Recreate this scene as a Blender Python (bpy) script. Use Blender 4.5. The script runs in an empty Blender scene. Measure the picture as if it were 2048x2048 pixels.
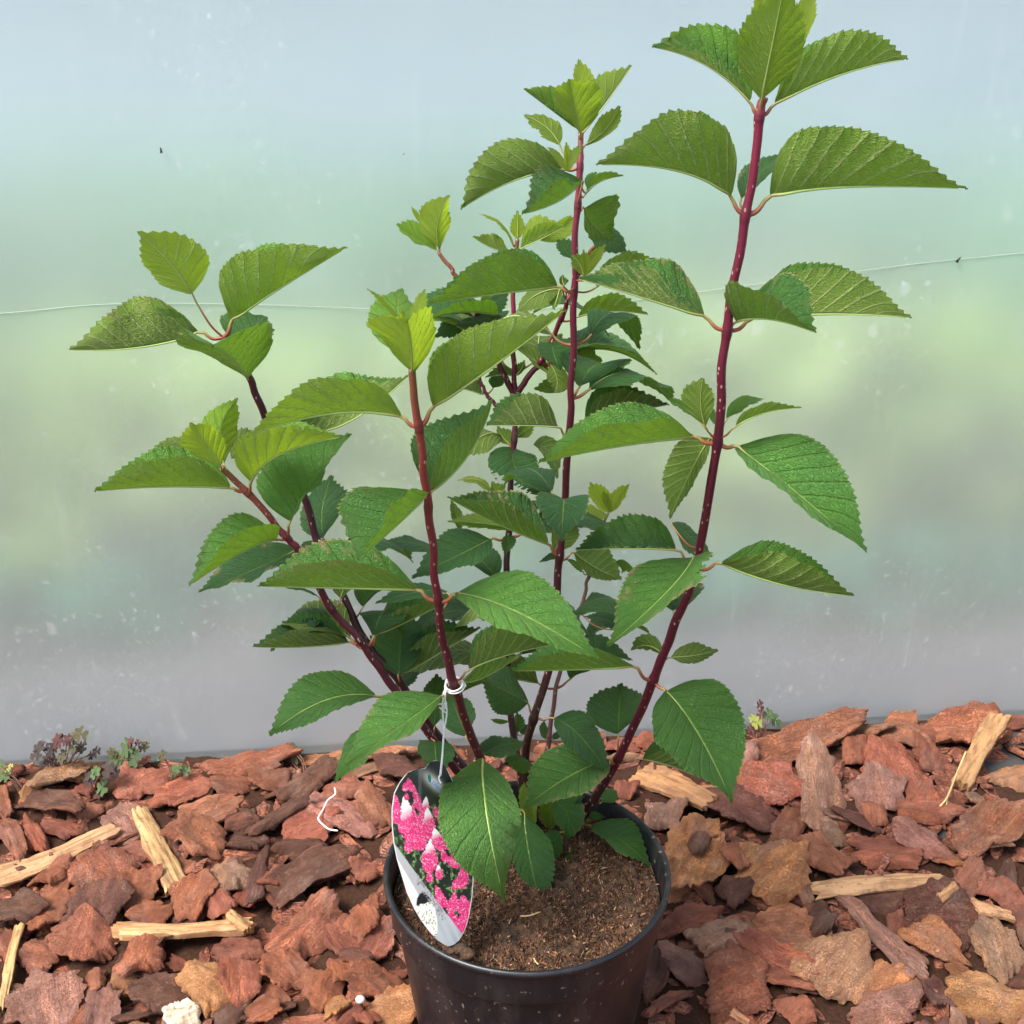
import bpy, math, random
import numpy as np
from mathutils import Vector, Matrix
R = math.radians
random.seed(7)
rng = np.random.default_rng(7)

# ------------------------------------------------------------------ camera
PITCH = R(22); FPX = 2216.0
CAM = np.array([-0.012, -0.716, 0.79])
sc = bpy.context.scene
cam_data = bpy.data.cameras.new('camera')
cam_data.sensor_width = 36; cam_data.lens = FPX / 2048 * 36
cam_data.clip_start = 0.02; cam_data.clip_end = 400
cam = bpy.data.objects.new('camera', cam_data)
sc.collection.objects.link(cam)
cam.location = CAM; cam.rotation_euler = (R(90) - PITCH, 0, 0)
sc.camera = cam

# ------------------------------------------------------------------ light
SUN_EL, SUN_AZ = 56.0, 236.0          # azimuth clockwise from +Y (away from camera)
world = bpy.data.worlds.new('World'); sc.world = world; world.use_nodes = True
wn, wl = world.node_tree.nodes, world.node_tree.links
bg = wn['Background']
sky = wn.new('ShaderNodeTexSky'); sky.sky_type = 'NISHITA'; sky.sun_disc = False
sky.sun_elevation = R(SUN_EL); sky.sun_rotation = R(SUN_AZ)
sky.air_density = 1.0; sky.dust_density = 1.6; sky.ozone_density = 1.0
hs = wn.new('ShaderNodeHueSaturation'); hs.inputs['Saturation'].default_value = 0.58
wl.new(sky.outputs[0], hs.inputs['Color']); wl.new(hs.outputs[0], bg.inputs['Color'])
bg.inputs['Strength'].default_value = 0.14
sd = bpy.data.lights.new('sun', 'SUN'); sd.energy = 3.4; sd.angle = R(26); sd.color = (1, 0.96, 0.9)
sun = bpy.data.objects.new('sun', sd); sc.collection.objects.link(sun)
sv = Vector((math.sin(R(SUN_AZ)) * math.cos(R(SUN_EL)), math.cos(R(SUN_AZ)) * math.cos(R(SUN_EL)), math.sin(R(SUN_EL))))
sun.rotation_euler = (-sv).to_track_quat('-Z', 'Y').to_euler(); sun.location = sv * 5
sc.view_settings.view_transform = 'Standard'; sc.view_settings.look = 'None'
sc.view_settings.gamma = 1; sc.view_settings.exposure = 1.12
sc.render.resolution_x = 1024; sc.render.resolution_y = 1024
sc.cycles.max_bounces = 6; sc.cycles.diffuse_bounces = 3; sc.cycles.glossy_bounces = 2; sc.cycles.transmission_bounces = 5; sc.cycles.transparent_max_bounces = 6

# ------------------------------------------------------------------ helpers
FW = np.array([0, math.cos(PITCH), -math.sin(PITCH)]); UP = np.array([0, math.sin(PITCH), math.cos(PITCH)]); RT = np.array([1., 0, 0])
def ray(px, py):
    return (px - 1024) / FPX * RT - (py - 1024) / FPX * UP + FW
def at(px, py, Y):
    d = ray(px, py); return CAM + d * ((Y - CAM[1]) / d[1])
def atz(px, py, z):
    d = ray(px, py); return CAM + d * ((z - CAM[2]) / d[2])
def topx(P):
    v = np.asarray(P) - CAM; z = v @ FW
    return np.array([1024 + FPX * (v @ RT) / z, 1024 - FPX * (v @ UP) / z])
# the enlarged views of the photograph that measurements were read from: origin and scale
ZN = {0: (0, 400, .36232), 2: (600, 300, .36232), 3: (1100, 0, .49068), 4: (800, 80, .2588), 5: (350, 750, .36232),
      6: (850, 750, .31056), 7: (1200, 650, .31056), 8: (500, 1250, .31056), 1: (900, 1250, .33644),
      9: (0, 1400, .38820), 10: (1280, 1380, .39752), 12: (740, 1500, .21739), 11: (700, 1650, .36232), 13: (0, 1450, .20704), 14: (820, 1340, .12422)}
def Z(k, p):
    o = ZN[k]; return (o[0] + p[0] * o[2], o[1] + p[1] * o[2])

def _h(ix, iy, s):
    n = (ix.astype(np.int64) * 374761393 + iy.astype(np.int64) * 668265263 + s * 1442695041) & 0x7fffffff
    n = ((n ^ (n >> 13)) * 1274126177) & 0x7fffffff
    return ((n ^ (n >> 16)) & 0xffff) / 65535.0
def vnoise(x, y, s=0):
    x = np.asarray(x, float); y = np.asarray(y, float)
    ix, iy = np.floor(x), np.floor(y); fx, fy = x - ix, y - iy
    fx = fx * fx * (3 - 2 * fx); fy = fy * fy * (3 - 2 * fy)
    a, b, c, d = _h(ix, iy, s), _h(ix + 1, iy, s), _h(ix, iy + 1, s), _h(ix + 1, iy + 1, s)
    return a + (b - a) * fx + (c - a) * fy + (a - b - c + d) * fx * fy
def fbm(x, y, s=0, o=3):
    r = 0; w = 1; t = 0
    for k in range(o):
        r = r + w * vnoise(x * 2 ** k, y * 2 ** k, s + k * 17); t += w; w *= .5
    return r / t

COL = sc.collection
def link(o, parent=None):
    COL.objects.link(o)
    if parent is not None: o.parent = parent
    return o
def mesh_obj(name, V, F, mat, parent=None, smooth=True, uvs=None, cols=None):
    me = bpy.data.meshes.new(name)
    me.from_pydata([tuple(map(float, v)) for v in V] if not isinstance(V, np.ndarray) else V.tolist(), [], F if isinstance(F, list) else F.tolist())
    if smooth: me.polygons.foreach_set('use_smooth', np.ones(len(me.polygons), bool))
    if uvs:
        li = np.empty(len(me.loops), np.int32); me.loops.foreach_get('vertex_index', li)
        for nm, uv in uvs.items():
            lay = me.uv_layers.new(name=nm); lay.data.foreach_set('uv', np.asarray(uv, np.float32)[li].ravel())
    if cols is not None:
        ca = me.color_attributes.new('tint', 'FLOAT_COLOR', 'POINT')
        c4 = np.ones((len(V), 4), np.float32); c4[:, :3] = cols; ca.data.foreach_set('color', c4.ravel())
    if mat: me.materials.append(mat)
    o = bpy.data.objects.new(name, me)
    return link(o, parent)
def tag(o, label=None, cat=None, group=None, kind=None):
    for k, v in (('label', label), ('category', cat), ('group', group), ('kind', kind)):
        if v: o[k] = v
    return o
def empty(name, loc, label, cat, group=None):
    o = bpy.data.objects.new(name, None); o.empty_display_size = .05
    link(o); o.location = loc; o['label'] = label; o['category'] = cat
    if group: o['group'] = group
    return o
def local(o, V):            # world points to the (unrotated) thing's space
    return np.asarray(V) - np.array(o.location)
def catmull(P, n):
    P = np.asarray(P, float); Q = np.vstack([2 * P[0] - P[1], P, 2 * P[-1] - P[-2]]); out = []
    for i in range(len(P) - 1):
        p0, p1, p2, p3 = Q[i:i + 4]
        for t in np.linspace(0, 1, n, endpoint=False):
            out.append(.5 * ((2 * p1) + (p2 - p0) * t + (2 * p0 - 5 * p1 + 4 * p2 - p3) * t * t + (3 * p1 - p0 - 3 * p2 + p3) * t ** 3))
    out.append(P[-1]); return np.array(out)
def tube(P, rad, k=8, caps=True):
    P = np.asarray(P, float); n = len(P); rad = np.broadcast_to(rad, n)
    T = np.gradient(P, axis=0); T /= np.linalg.norm(T, axis=1)[:, None] + 1e-12
    a = np.cross(T[0], [0.3, 1, 0.2]); a /= np.linalg.norm(a)
    V = []; ang = np.arange(k) * 2 * math.pi / k
    for i in range(n):
        a = a - T[i] * (a @ T[i]); a /= np.linalg.norm(a) + 1e-12; b = np.cross(T[i], a)
        V.append(P[i] + rad[i] * (np.cos(ang)[:, None] * a + np.sin(ang)[:, None] * b))
    V = np.vstack(V); F = []
    for i in range(n - 1):
        for j in range(k):
            F.append((i * k + j, i * k + (j + 1) % k, (i + 1) * k + (j + 1) % k, (i + 1) * k + j))
    if caps: F.append(tuple(range(k))[::-1]); F.append(tuple((n - 1) * k + j for j in range(k)))
    return V, F
def lathe(prof, k=96):
    V = []; F = []; n = len(prof)
    for r, z in prof:
        for j in range(k): V.append((r * math.cos(2 * math.pi * j / k), r * math.sin(2 * math.pi * j / k), z))
    for i in range(n - 1):
        for j in range(k): F.append((i * k + j, i * k + (j + 1) % k, (i + 1) * k + (j + 1) % k, (i + 1) * k + j))
    return np.array(V), F

class NT:                     # small node-tree builder
    def __init__(s, name):
        s.m = bpy.data.materials.new(name); s.m.use_nodes = True; s.t = s.m.node_tree; s.t.nodes.clear()
        s.out = s.n('ShaderNodeOutputMaterial')
    def n(s, typ, **kw):
        nd = s.t.nodes.new(typ)
        for k, v in kw.items():
            if k[0] == 'i' and k[1:].isdigit(): s.put(nd.inputs[int(k[1:])], v)
            elif k.startswith('in_'): s.put(nd.inputs[k[3:].replace('_', ' ')], v)
            else: setattr(nd, k, v)
        return nd
    def put(s, inp, v):
        if isinstance(v, bpy.types.NodeSocket): s.t.links.new(v, inp)
        elif isinstance(v, bpy.types.Node): s.t.links.new(v.outputs[0], inp)
        else: inp.default_value = v
    def math(s, op, a, b=0.0, c=0.0, clamp=False):
        nd = s.n('ShaderNodeMath', operation=op, i0=a, i1=b, i2=c); nd.use_clamp = clamp; return nd.outputs[0]
    def mix(s, f, a, b, mode='MIX'):
        nd = s.n('ShaderNodeMix', data_type='RGBA', blend_type=mode); s.put(nd.inputs[0], f)
        s.put(nd.inputs[6], a if not isinstance(a, tuple) else (*a, 1)[:4]); s.put(nd.inputs[7], b if not isinstance(b, tuple) else (*b, 1)[:4]); return nd.outputs[2]
    def step(s, x, lo, hi, a=0.0, b=1.0):
        nd = s.n('ShaderNodeMapRange', interpolation_type='SMOOTHSTEP'); s.put(nd.inputs[0], x)
        for i, v in ((1, lo), (2, hi), (3, a), (4, b)): s.put(nd.inputs[i], v)
        return nd.outputs[0]
    def noise(s, vec, scale, detail=3, rough=.55):
        nd = s.n('ShaderNodeTexNoise', in_Scale=scale, in_Detail=detail, in_Roughness=rough); s.put(nd.inputs['Vector'], vec); return nd.outputs[0]
    def scaled(s, vec, v):
        nd = s.n('ShaderNodeMapping'); s.put(nd.inputs['Vector'], vec); nd.inputs['Scale'].default_value = v; return nd.outputs[0]
    def bump(s, h, strength, dist):
        return s.n('ShaderNodeBump', in_Strength=strength, in_Distance=dist, in_Height=h).outputs[0]
    def done(s, sh):
        s.put(s.out.inputs['Surface'], sh); return s.m
    def bsdf(s, **kw):
        nd = s.n('ShaderNodeBsdfPrincipled')
        for k, v in kw.items(): s.put(nd.inputs[k.replace('_', ' ')], v if not (isinstance(v, tuple) and len(v) == 3) else (*v, 1))
        return nd

# ------------------------------------------------------------------ materials
def mat_leaf():
    b = NT('hydrangea_leaf')
    uv1 = b.n('ShaderNodeSeparateXYZ', i0=b.n('ShaderNodeUVMap', uv_map='blade').outputs[0])
    uv2n = b.n('ShaderNodeUVMap', uv_map='veins').outputs[0]
    uv2 = b.n('ShaderNodeSeparateXYZ', i0=uv2n)
    t, s = uv1.outputs[0], b.math('ABSOLUTE', uv1.outputs[1]); nu = uv2.outputs[0]
    oi = b.n('ShaderNodeObjectInfo'); oc = b.n('ShaderNodeSeparateXYZ', i0=oi.outputs['Color'])
    age, var, dry = oc.outputs[0], oc.outputs[1], oc.outputs[2]
    wob = b.noise(uv2n, 2.2, 2)
    nuw = b.math('ADD', nu, b.math('MULTIPLY', b.math('SUBTRACT', wob, .5), .25))
    d = b.math('SUBTRACT', .5, b.math('ABSOLUTE', b.math('SUBTRACT', b.math('FRACT', nuw), .5)))
    vw = b.math('MULTIPLY_ADD', s, -.07, .16)
    lat = b.math('SUBTRACT', 1.0, b.step(d, .03, vw))
    midr = b.math('SUBTRACT', 1.0, b.step(s, .012, .055))
    vor = b.n('ShaderNodeTexVoronoi', feature='DISTANCE_TO_EDGE', in_Scale=1.0)
    b.put(vor.inputs['Vector'], b.scaled(uv2n, (2.6, 15.0, 1)))
    net = b.math('SUBTRACT', 1.0, b.step(vor.outputs[0], .01, .14))
    vor2 = b.n('ShaderNodeTexVoronoi', feature='DISTANCE_TO_EDGE', in_Scale=1.0)
    b.put(vor2.inputs['Vector'], b.scaled(uv2n, (8, 42.0, 1)))
    net2 = b.math('SUBTRACT', 1.0, b.step(vor2.outputs[0], .0, .2))
    vein = b.math('MAXIMUM', midr, b.math('MULTIPLY', lat, .92))
    tc = b.n('ShaderNodeTexCoord').outputs['Object']
    blot = b.noise(tc, 38, 3); blot2 = b.noise(tc, 160, 2)
    # upper side
    top = b.mix(b.step(age, .0, .42), (.030, .098, .036), (.125, .315, .048))
    top = b.mix(b.step(age, .45, 1.0), top, (.36, .58, .04))
    top = b.mix(b.math('MULTIPLY', b.step(blot, .35, .75), .42), top, b.mix(1.0, top, (1.55, 1.45, .9), 'MULTIPLY'))
    top = b.mix(b.math('MULTIPLY', b.step(var, 0, 1), .35), top, b.mix(1.0, top, (.8, .95, 1.4), 'MULTIPLY'))
    topv = b.mix(b.math('MULTIPLY', midr, .55), b.mix(b.math('MULTIPLY', lat, .22), b.mix(b.math('MULTIPLY', net, .22), top, (.12, .27, .07)), (.19, .38, .09)), (.30, .47, .10))
    # underside
    und = b.mix(b.step(age, .0, .5), (.130, .200, .044), (.225, .350, .042))
    und = b.mix(b.step(age, .45, 1.0), und, (.42, .56, .035))
    und = b.mix(b.math('MULTIPLY', b.step(blot, .35, .75), .3), und, b.mix(1.0, und, (1.3, 1.25, 1.2), 'MULTIPLY'))
    undv = b.mix(b.math('MULTIPLY', net, .55), und, (.32, .46, .105))
    undv = b.mix(b.math('MULTIPLY', vein, .85), undv, (.47, .58, .19))
    bf = b.n('ShaderNodeNewGeometry').outputs['Backfacing']
    colr = b.mix(bf, topv, undv)
    edge = b.math('MULTIPLY', b.step(s, .955, .985), b.math('MULTIPLY_ADD', dry, .8, .16))
    spot = b.math('MULTIPLY', b.step(b.noise(tc, 210, 2), .70, .76), b.math('MULTIPLY_ADD', dry, .6, .12))
    burn = b.math('MULTIPLY', b.math('MULTIPLY', b.step(s, .55, 1.0), b.step(b.noise(tc, 90, 4), .5, .62)), b.step(dry, .35, .9))
    colr = b.mix(edge, colr, (.36, .36, .13)); colr = b.mix(burn, colr, (.33, .27, .12)); colr = b.mix(spot, colr, (.20, .13, .05))
    tr = b.mix(1.0, b.mix(b.step(age, 0, 1), (.17, .40, .02), (.56, .74, .035)), b.mix(b.math('MULTIPLY', vein, .5), (1, 1, 1), (.55, .6, .5)), 'MULTIPLY')
    hgt = b.math('ADD', b.math('MULTIPLY', vein, -.9), b.math('ADD', b.math('MULTIPLY', net, -.42), b.math('ADD', b.math('MULTIPLY', net2, -.28), b.math('MULTIPLY', blot2, .3))))
    nrm = b.bump(hgt, 1.0, .0018)
    p = b.bsdf(Base_Color=colr, Roughness=b.mix(bf, (.42, .42, .42), (.62, .62, .62)), Normal=nrm)
    p.inputs['Specular IOR Level'].default_value = .45
    trn = b.n('ShaderNodeBsdfTranslucent', in_Color=tr, in_Normal=nrm)
    fac = b.math('MULTIPLY_ADD', age, .30, .25)
    return b.done(b.n('ShaderNodeMixShader', i0=fac, i1=p.outputs[0], i2=trn.outputs[0]).outputs[0])

def mat_tint(name, rough=.5, nscale=300, bumpd=.0004, lent=False, amt=.3):
    b = NT(name); tc = b.n('ShaderNodeTexCoord').outputs['Object']
    c = b.n('ShaderNodeVertexColor', layer_name='tint').outputs[0]
    n = b.noise(tc, nscale, 3)
    col = b.mix(b.math('MULTIPLY', n, amt), c, b.mix(1.0, c, (.45, .45, .45), 'MULTIPLY'))
    if lent:
        v = b.n('ShaderNodeTexVoronoi', feature='F1', in_Scale=1.0); b.put(v.inputs['Vector'], b.scaled(tc, (330, 330, 170)))
        v2 = b.n('ShaderNodeSeparateColor', i0=v.outputs['Color'])
        dot = b.math('MULTIPLY', b.step(v.outputs['Distance'], .16, .26, 1, 0), b.step(v2.outputs[0], .45, .5))
        col = b.mix(b.math('MULTIPLY', dot, .75), col, (.55, .36, .27))
        st = b.noise(b.scaled(tc, (400, 400, 25)), 1, 3); col = b.mix(b.math('MULTIPLY', st, .35), col, (.03, .008, .012))
        n = b.math('ADD', n, dot)
    return b.done(b.bsdf(Base_Color=col, Roughness=rough, Normal=b.bump(n, .5, bumpd)).outputs[0])

def mat_flat(name, col, rough=.5, nscale=60, amt=.25, bumpd=.0005, spec=.5):
    b = NT(name); tc = b.n('ShaderNodeTexCoord').outputs['Object']; n = b.noise(tc, nscale, 4)
    c = b.mix(b.math('MULTIPLY', b.step(n, .3, .7), amt), col, tuple(x * .5 for x in col))
    p = b.bsdf(Base_Color=c, Roughness=rough, Normal=b.bump(n, .4, bumpd)); p.inputs['Specular IOR Level'].default_value = spec
    return b.done(p.outputs[0])

def mat_bark():
    b = NT('bark'); tc = b.n('ShaderNodeTexCoord').outputs['Object']
    oi = b.n('ShaderNodeObjectInfo'); tint = oi.outputs['Color']
    off = b.n('ShaderNodeVectorMath', operation='ADD', i0=tc); off2 = b.n('ShaderNodeVectorMath', operation='SCALE', i0=(7.3, 3.1, 5.7)); b.put(off2.inputs[3], oi.outputs['Random']); b.put(off.inputs[1], off2.outputs[0])
    v = off.outputs[0]
    n1 = b.noise(v, 40, 5, .65); n2 = b.noise(b.scaled(v, (45, 420, 260)), 1, 4, .65); n3 = b.noise(v, 620, 4, .7)
    n4 = b.noise(v, 18, 3, .6); n5 = b.noise(b.scaled(v, (90, 160, 160)), 1, 5, .7)
    wv = b.n('ShaderNodeVectorMath', operation='ADD', i0=b.scaled(v, (26, 120, 70)), i1=b.n('ShaderNodeVectorMath', operation='SCALE', i0=b.n('ShaderNodeTexNoise', in_Scale=45.0, in_Detail=6.0, in_Roughness=.65).outputs[1], i3=4.5).outputs[0]).outputs[0]
    flake = b.n('ShaderNodeTexVoronoi', feature='F1', in_Scale=1.0, in_Vector=wv)
    crk = b.n('ShaderNodeTexVoronoi', feature='DISTANCE_TO_EDGE', in_Scale=1.0, in_Vector=wv)
    crack = b.step(crk.outputs['Distance'], .0, .07, 1, 0)
    fc = b.n('ShaderNodeSeparateColor', i0=flake.outputs['Color'])
    c = b.mix(b.step(n1, .32, .68), b.mix(1.0, tint, (.55, .47, .44), 'MULTIPLY'), tint)
    c = b.mix(b.math('MULTIPLY', b.step(fc.outputs[0], .35, .9), .38), c, b.mix(1.0, tint, (1.6, 1.5, 1.45), 'MULTIPLY'))
    c = b.mix(b.math('MULTIPLY', b.step(fc.outputs[2], .6, .95), .4), c, b.mix(1.0, tint, (1.5, 1.15, .75), 'MULTIPLY'))
    c = b.mix(b.math('MULTIPLY', b.step(n2, .48, .70), .55), c, b.mix(1.0, tint, (.45, .36, .34), 'MULTIPLY'))
    c = b.mix(b.math('MULTIPLY', b.step(n4, .52, .70), .40), c, (.38, .235, .18))
    c = b.mix(b.math('MULTIPLY', b.step(n5, .58, .72), .45), c, (.46, .30, .20))
    c = b.mix(b.math('MULTIPLY', crack, .45), c, b.mix(1.0, tint, (.3, .24, .22), 'MULTIPLY'))
    h = b.math('ADD', b.math('ADD', b.math('MULTIPLY', n2, .8), b.math('MULTIPLY', n3, .4)), b.math('ADD', b.math('ADD', b.math('MULTIPLY', fc.outputs[1], .45), b.math('MULTIPLY', crack, -.6)), b.math('ADD', n1, b.math('MULTIPLY', n5, .6))))
    p = b.bsdf(Base_Color=c, Roughness=.68, Normal=b.bump(h, 1.0, .0030)); p.inputs['Specular IOR Level'].default_value = .35
    return b.done(p.outputs[0])
def mat_wood():
    b = NT('bare_wood'); tc = b.n('ShaderNodeTexCoord').outputs['Object']
    oi = b.n('ShaderNodeObjectInfo'); tint = oi.outputs['Color']
    g = b.noise(b.scaled(tc, (14, 260, 160)), 1, 4, .6); n = b.noise(tc, 45, 4); n3 = b.noise(tc, 220, 2)
    c = b.mix(b.step(g, .4, .7), tint, b.mix(1.0, tint, (.55, .45, .38), 'MULTIPLY'))
    c = b.mix(b.math('MULTIPLY', b.step(n, .52, .7), .55), c, b.mix(1.0, tint, (.6, .48, .4), 'MULTIPLY'))
    c = b.mix(b.math('MULTIPLY', b.step(n3, .60, .70), .6), c, (.12, .06, .035)); c = b.mix(b.math('MULTIPLY', b.step(b.noise(tc, 24, 5, .7), .5, .66), .55), c, (.20, .10, .055))
    return b.done(b.bsdf(Base_Color=c, Roughness=.7, Normal=b.bump(b.math('ADD', g, n), .7, .0012)).outputs[0])

def mat_film():
    b = NT('polythene_film'); tc = b.n('ShaderNodeTexCoord').outputs['Object']
    big = b.noise(tc, 2.2, 3); fine = b.noise(b.scaled(tc, (60, 60, 7)), 1, 4); sm = b.noise(tc, 9, 4, .65)
    # dust marks
    def spots(scale, r0, r1, keep, vz=1.0):
        v = b.n('ShaderNodeTexVoronoi', feature='F1', in_Scale=scale); 
        w = b.n('ShaderNodeVectorMath', operation='ADD', i0=b.scaled(tc, (1, 1, vz)), i1=b.n('ShaderNodeVectorMath', operation='SCALE', i0=b.n('ShaderNodeTexNoise', in_Scale=90.0, in_Detail=3.0).outputs[1], i3=.016).outputs[0])
        b.put(v.inputs['Vector'], w.outputs[0])
        cc = b.n('ShaderNodeSeparateColor', i0=v.outputs['Color'])
        return b.math('MULTIPLY', b.step(v.outputs['Distance'], r0, r1, 1, 0), b.step(cc.outputs[0], keep, keep + .25))
    m1 = spots(75, .10, .34, .55); m2 = spots(30, .08, .24, .6, .7); m3 = spots(170, .1, .4, .45)
    hz = b.n('ShaderNodeSeparateXYZ', i0=tc).outputs[2]
    patch = b.step(b.noise(tc, 5, 2), .42, .66)
    marks = b.math('MULTIPLY', b.math('ADD', b.math('MULTIPLY', m1, .28), b.math('ADD', b.math('MULTIPLY', m2, .28), b.math('MULTIPLY', m3, .22))), b.math('MULTIPLY_ADD', patch, .8, .2), clamp=True)
    streak = b.math('MULTIPLY', b.step(fine, .55, .8), .10)
    dirt = b.math('ADD', marks, streak, clamp=True)
    nrm = b.bump(b.math('ADD', sm, b.math('MULTIPLY', fine, .15)), .25, .004)
    dif = b.n('ShaderNodeBsdfDiffuse', in_Color=b.mix(dirt, b.mix(b.step(big, .3, .7), (.76, .78, .77), (.82, .82, .78)), (.93, .94, .93)), in_Normal=nrm)
    tra = b.n('ShaderNodeBsdfTranslucent', in_Color=(.75, .8, .78, 1))
    ref = b.n('ShaderNodeBsdfRefraction', in_Color=(.93, .95, .93, 1), in_Roughness=.60, in_IOR=1.25, in_Normal=nrm)
    glo = b.n('ShaderNodeBsdfGlossy', in_Color=(1, 1, 1, 1), in_Roughness=.32, in_Normal=nrm)
    m = b.n('ShaderNodeMixShader', i0=FILM_TRANS, i1=dif.outputs[0], i2=tra.outputs[0])
    m = b.n('ShaderNodeMixShader', i0=b.math('MULTIPLY', b.math('SUBTRACT', 1.0, dirt), FILM_CLEAR), i1=m.outputs[0], i2=ref.outputs[0])
    fr = b.n('ShaderNodeFresnel', in_IOR=1.45)
    m = b.n('ShaderNodeMixShader', i0=b.math('MULTIPLY', fr.outputs[0], .8), i1=m.outputs[0], i2=glo.outputs[0])
    return b.done(m.outputs[0])
FILM_TRANS, FILM_CLEAR = .40, .63

def mat_ground():
    b = NT('woven_ground_fabric'); tc = b.n('ShaderNodeTexCoord').outputs['Object']; x = b.n('ShaderNodeSeparateXYZ', i0=tc)
    wv = b.math('MULTIPLY', b.math('SINE', b.math('MULTIPLY', x.outputs[0], 2600)), b.math('SINE', b.math('MULTIPLY', x.outputs[1], 2600)))
    n = b.noise(tc, 30, 3)
    c = b.mix(n, (.030, .029, .028), (.075, .074, .072))
    r = b.math('ADD', b.math('MULTIPLY', x.outputs[0], .35), b.math('MULTIPLY', x.outputs[1], .94))
    ln = b.math('ABSOLUTE', b.math('SUBTRACT', b.math('FRACT', b.math('MULTIPLY', b.math('ADD', x.outputs[0], .07), 4.0)), .5))
    ln2 = b.math('ABSOLUTE', b.math('SUBTRACT', b.math('FRACT', b.math('MULTIPLY', b.math('ADD', x.outputs[1], .045), 4.0)), .5))
    l = b.math('MAXIMUM', b.step(ln, .004, .007, 1, 0), b.step(ln2, .004, .007, 1, 0))
    c = b.mix(b.math('MULTIPLY', l, .85), c, (.03, .30, .27))
    return b.done(b.bsdf(Base_Color=c, Roughness=.55, Normal=b.bump(wv, .4, .0006)).outputs[0])
def mat_pot():
    b = NT('black_pot_plastic'); tc = b.n('ShaderNodeTexCoord').outputs['Object']
    n = b.noise(b.scaled(tc, (40, 40, 9)), 1, 4, .65); n2 = b.noise(tc, 190, 3); n3 = b.noise(tc, 14, 3)
    dust = b.math('MULTIPLY', b.step(n, .40, .70), b.math('MULTIPLY_ADD', b.step(n3, .35, .62), .75, .15))
    sp = b.math('MULTIPLY', b.step(n2, .64, .70), b.step(n3, .38, .55))
    c = b.mix(b.math('MULTIPLY', dust, .26), (.005, .006, .0085), (.10, .075, .065)); c = b.mix(b.math('MULTIPLY', sp, .6), c, (.25, .19, .13))
    return b.done(b.bsdf(Base_Color=c, Roughness=b.math('MULTIPLY_ADD', n, .25, .26), Normal=b.bump(b.math('ADD', n, n2), .25, .0006)).outputs[0])
def mat_soil():
    b = NT('potting_soil'); tc = b.n('ShaderNodeTexCoord').outputs['Object']
    n = b.noise(tc, 180, 5, .7); n2 = b.noise(tc, 28, 3)
    c = b.mix(b.step(n, .35, .7), (.022, .012, .008), (.12, .062, .030)); c = b.mix(b.math('MULTIPLY', b.step(n2, .4, .7), .5), c, (.15, .078, .036))
    return b.done(b.bsdf(Base_Color=c, Roughness=.9, Normal=b.bump(n, 1, .003)).outputs[0])
def mat_print():
    b = NT('printed_card'); c = b.n('ShaderNodeVertexColor', layer_name='tint').outputs[0]
    p = b.bsdf(Base_Color=c, Roughness=.28); p.inputs['Specular IOR Level'].default_value = .5
    return b.done(p.outputs[0])

M = dict(leaf=mat_leaf(), stem=mat_tint('red_stem_bark', .36, 420, .0003, True), petiole=mat_tint('petiole_skin', .42, 500, .0001, False, .2),
         bark=mat_bark(), wood=mat_wood(), film=mat_film(), ground=mat_ground(), pot=mat_pot(), soil=mat_soil(), print=mat_print(),
         fibre=mat_tint('peat_fibre', .85, 900, .0001), string=mat_flat('white_string', (.82, .82, .80), .7, 900, .25, .0003),
         floor=mat_flat('tunnel_floor', (.33, .29, .30), .8, 6, .35), inner=mat_tint('tunnel_foliage', .6, 30, .001, False, .4),
         weed=mat_tint('weed_leaf', .8, 200, .0002, False, .35), insect=mat_flat('insect_black', (.015, .014, .013), .4),
         plast=mat_flat('card_white_edge', (.8, .8, .8), .35, 50, .05), ink=mat_flat('blue_ink', (.03, .30, .72), .4, 50, .05), straw=mat_flat('dry_straw', (.62, .42, .19), .6, 300, .5))

# ------------------------------------------------------------------ setting: ground, tunnel film
g = mesh_obj('ground', [(-30, -30, 0), (30, -30, 0), (30, 30, 0), (-30, 30, 0)], [(0, 1, 2, 3)], M['ground']); tag(g, kind='structure')
FS = (.530 - .413) / (.658 + .632)                        # film runs slightly away to the right
def filmY(x): return .413 + (x + .632) * FS
NX, NZ = 170, 70
xs = np.linspace(-2.2, 2.2, NX); zs = np.linspace(-.01, 1.75, NZ)
XX, ZZ = np.meshgrid(xs, zs)
BOW = .010 * (fbm(XX * 1.5 + 9, ZZ * 1.2, 5, 2) - .5) + .007 * (fbm(XX * 6, ZZ * 1.6 + 3, 8, 3) - .5) + .004 * (fbm(XX * 3 + ZZ * 4, ZZ * 3 - XX * 2, 18, 3) - .5)
YY = filmY(XX) + BOW + .02 * np.clip(ZZ - .9, 0, None) ** 2
fr = empty('polytunnel_wall', (0, filmY(0), 0), 'pale translucent polythene film stretched as a polytunnel side wall behind the shrub', 'film wall')
FV = np.stack([XX, YY, ZZ], -1).reshape(-1, 3)
FF = [(i * NX + j, i * NX + j + 1, (i + 1) * NX + j + 1, (i + 1) * NX + j) for i in range(NZ - 1) for j in range(NX - 1)]
mesh_obj('film', local(fr, FV), FF, M['film'], fr)
def on_film(px, py, off=.002):
    Y = .47
    for _ in range(6): Y = filmY(at(px, py, Y)[0])
    p = at(px, py, Y)
    j = (p[0] + 2.2) / 4.4 * (NX - 1); i = (p[2] + .01) / 1.76 * (NZ - 1)
    j0, i0 = int(j), int(i)
    bw = np.max((YY - filmY(XX))[i0:i0 + 2, j0:j0 + 2]); bm = np.mean((YY - filmY(XX))[i0:i0 + 2, j0:j0 + 2])
    return at(px, py, Y + bm - off)
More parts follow.
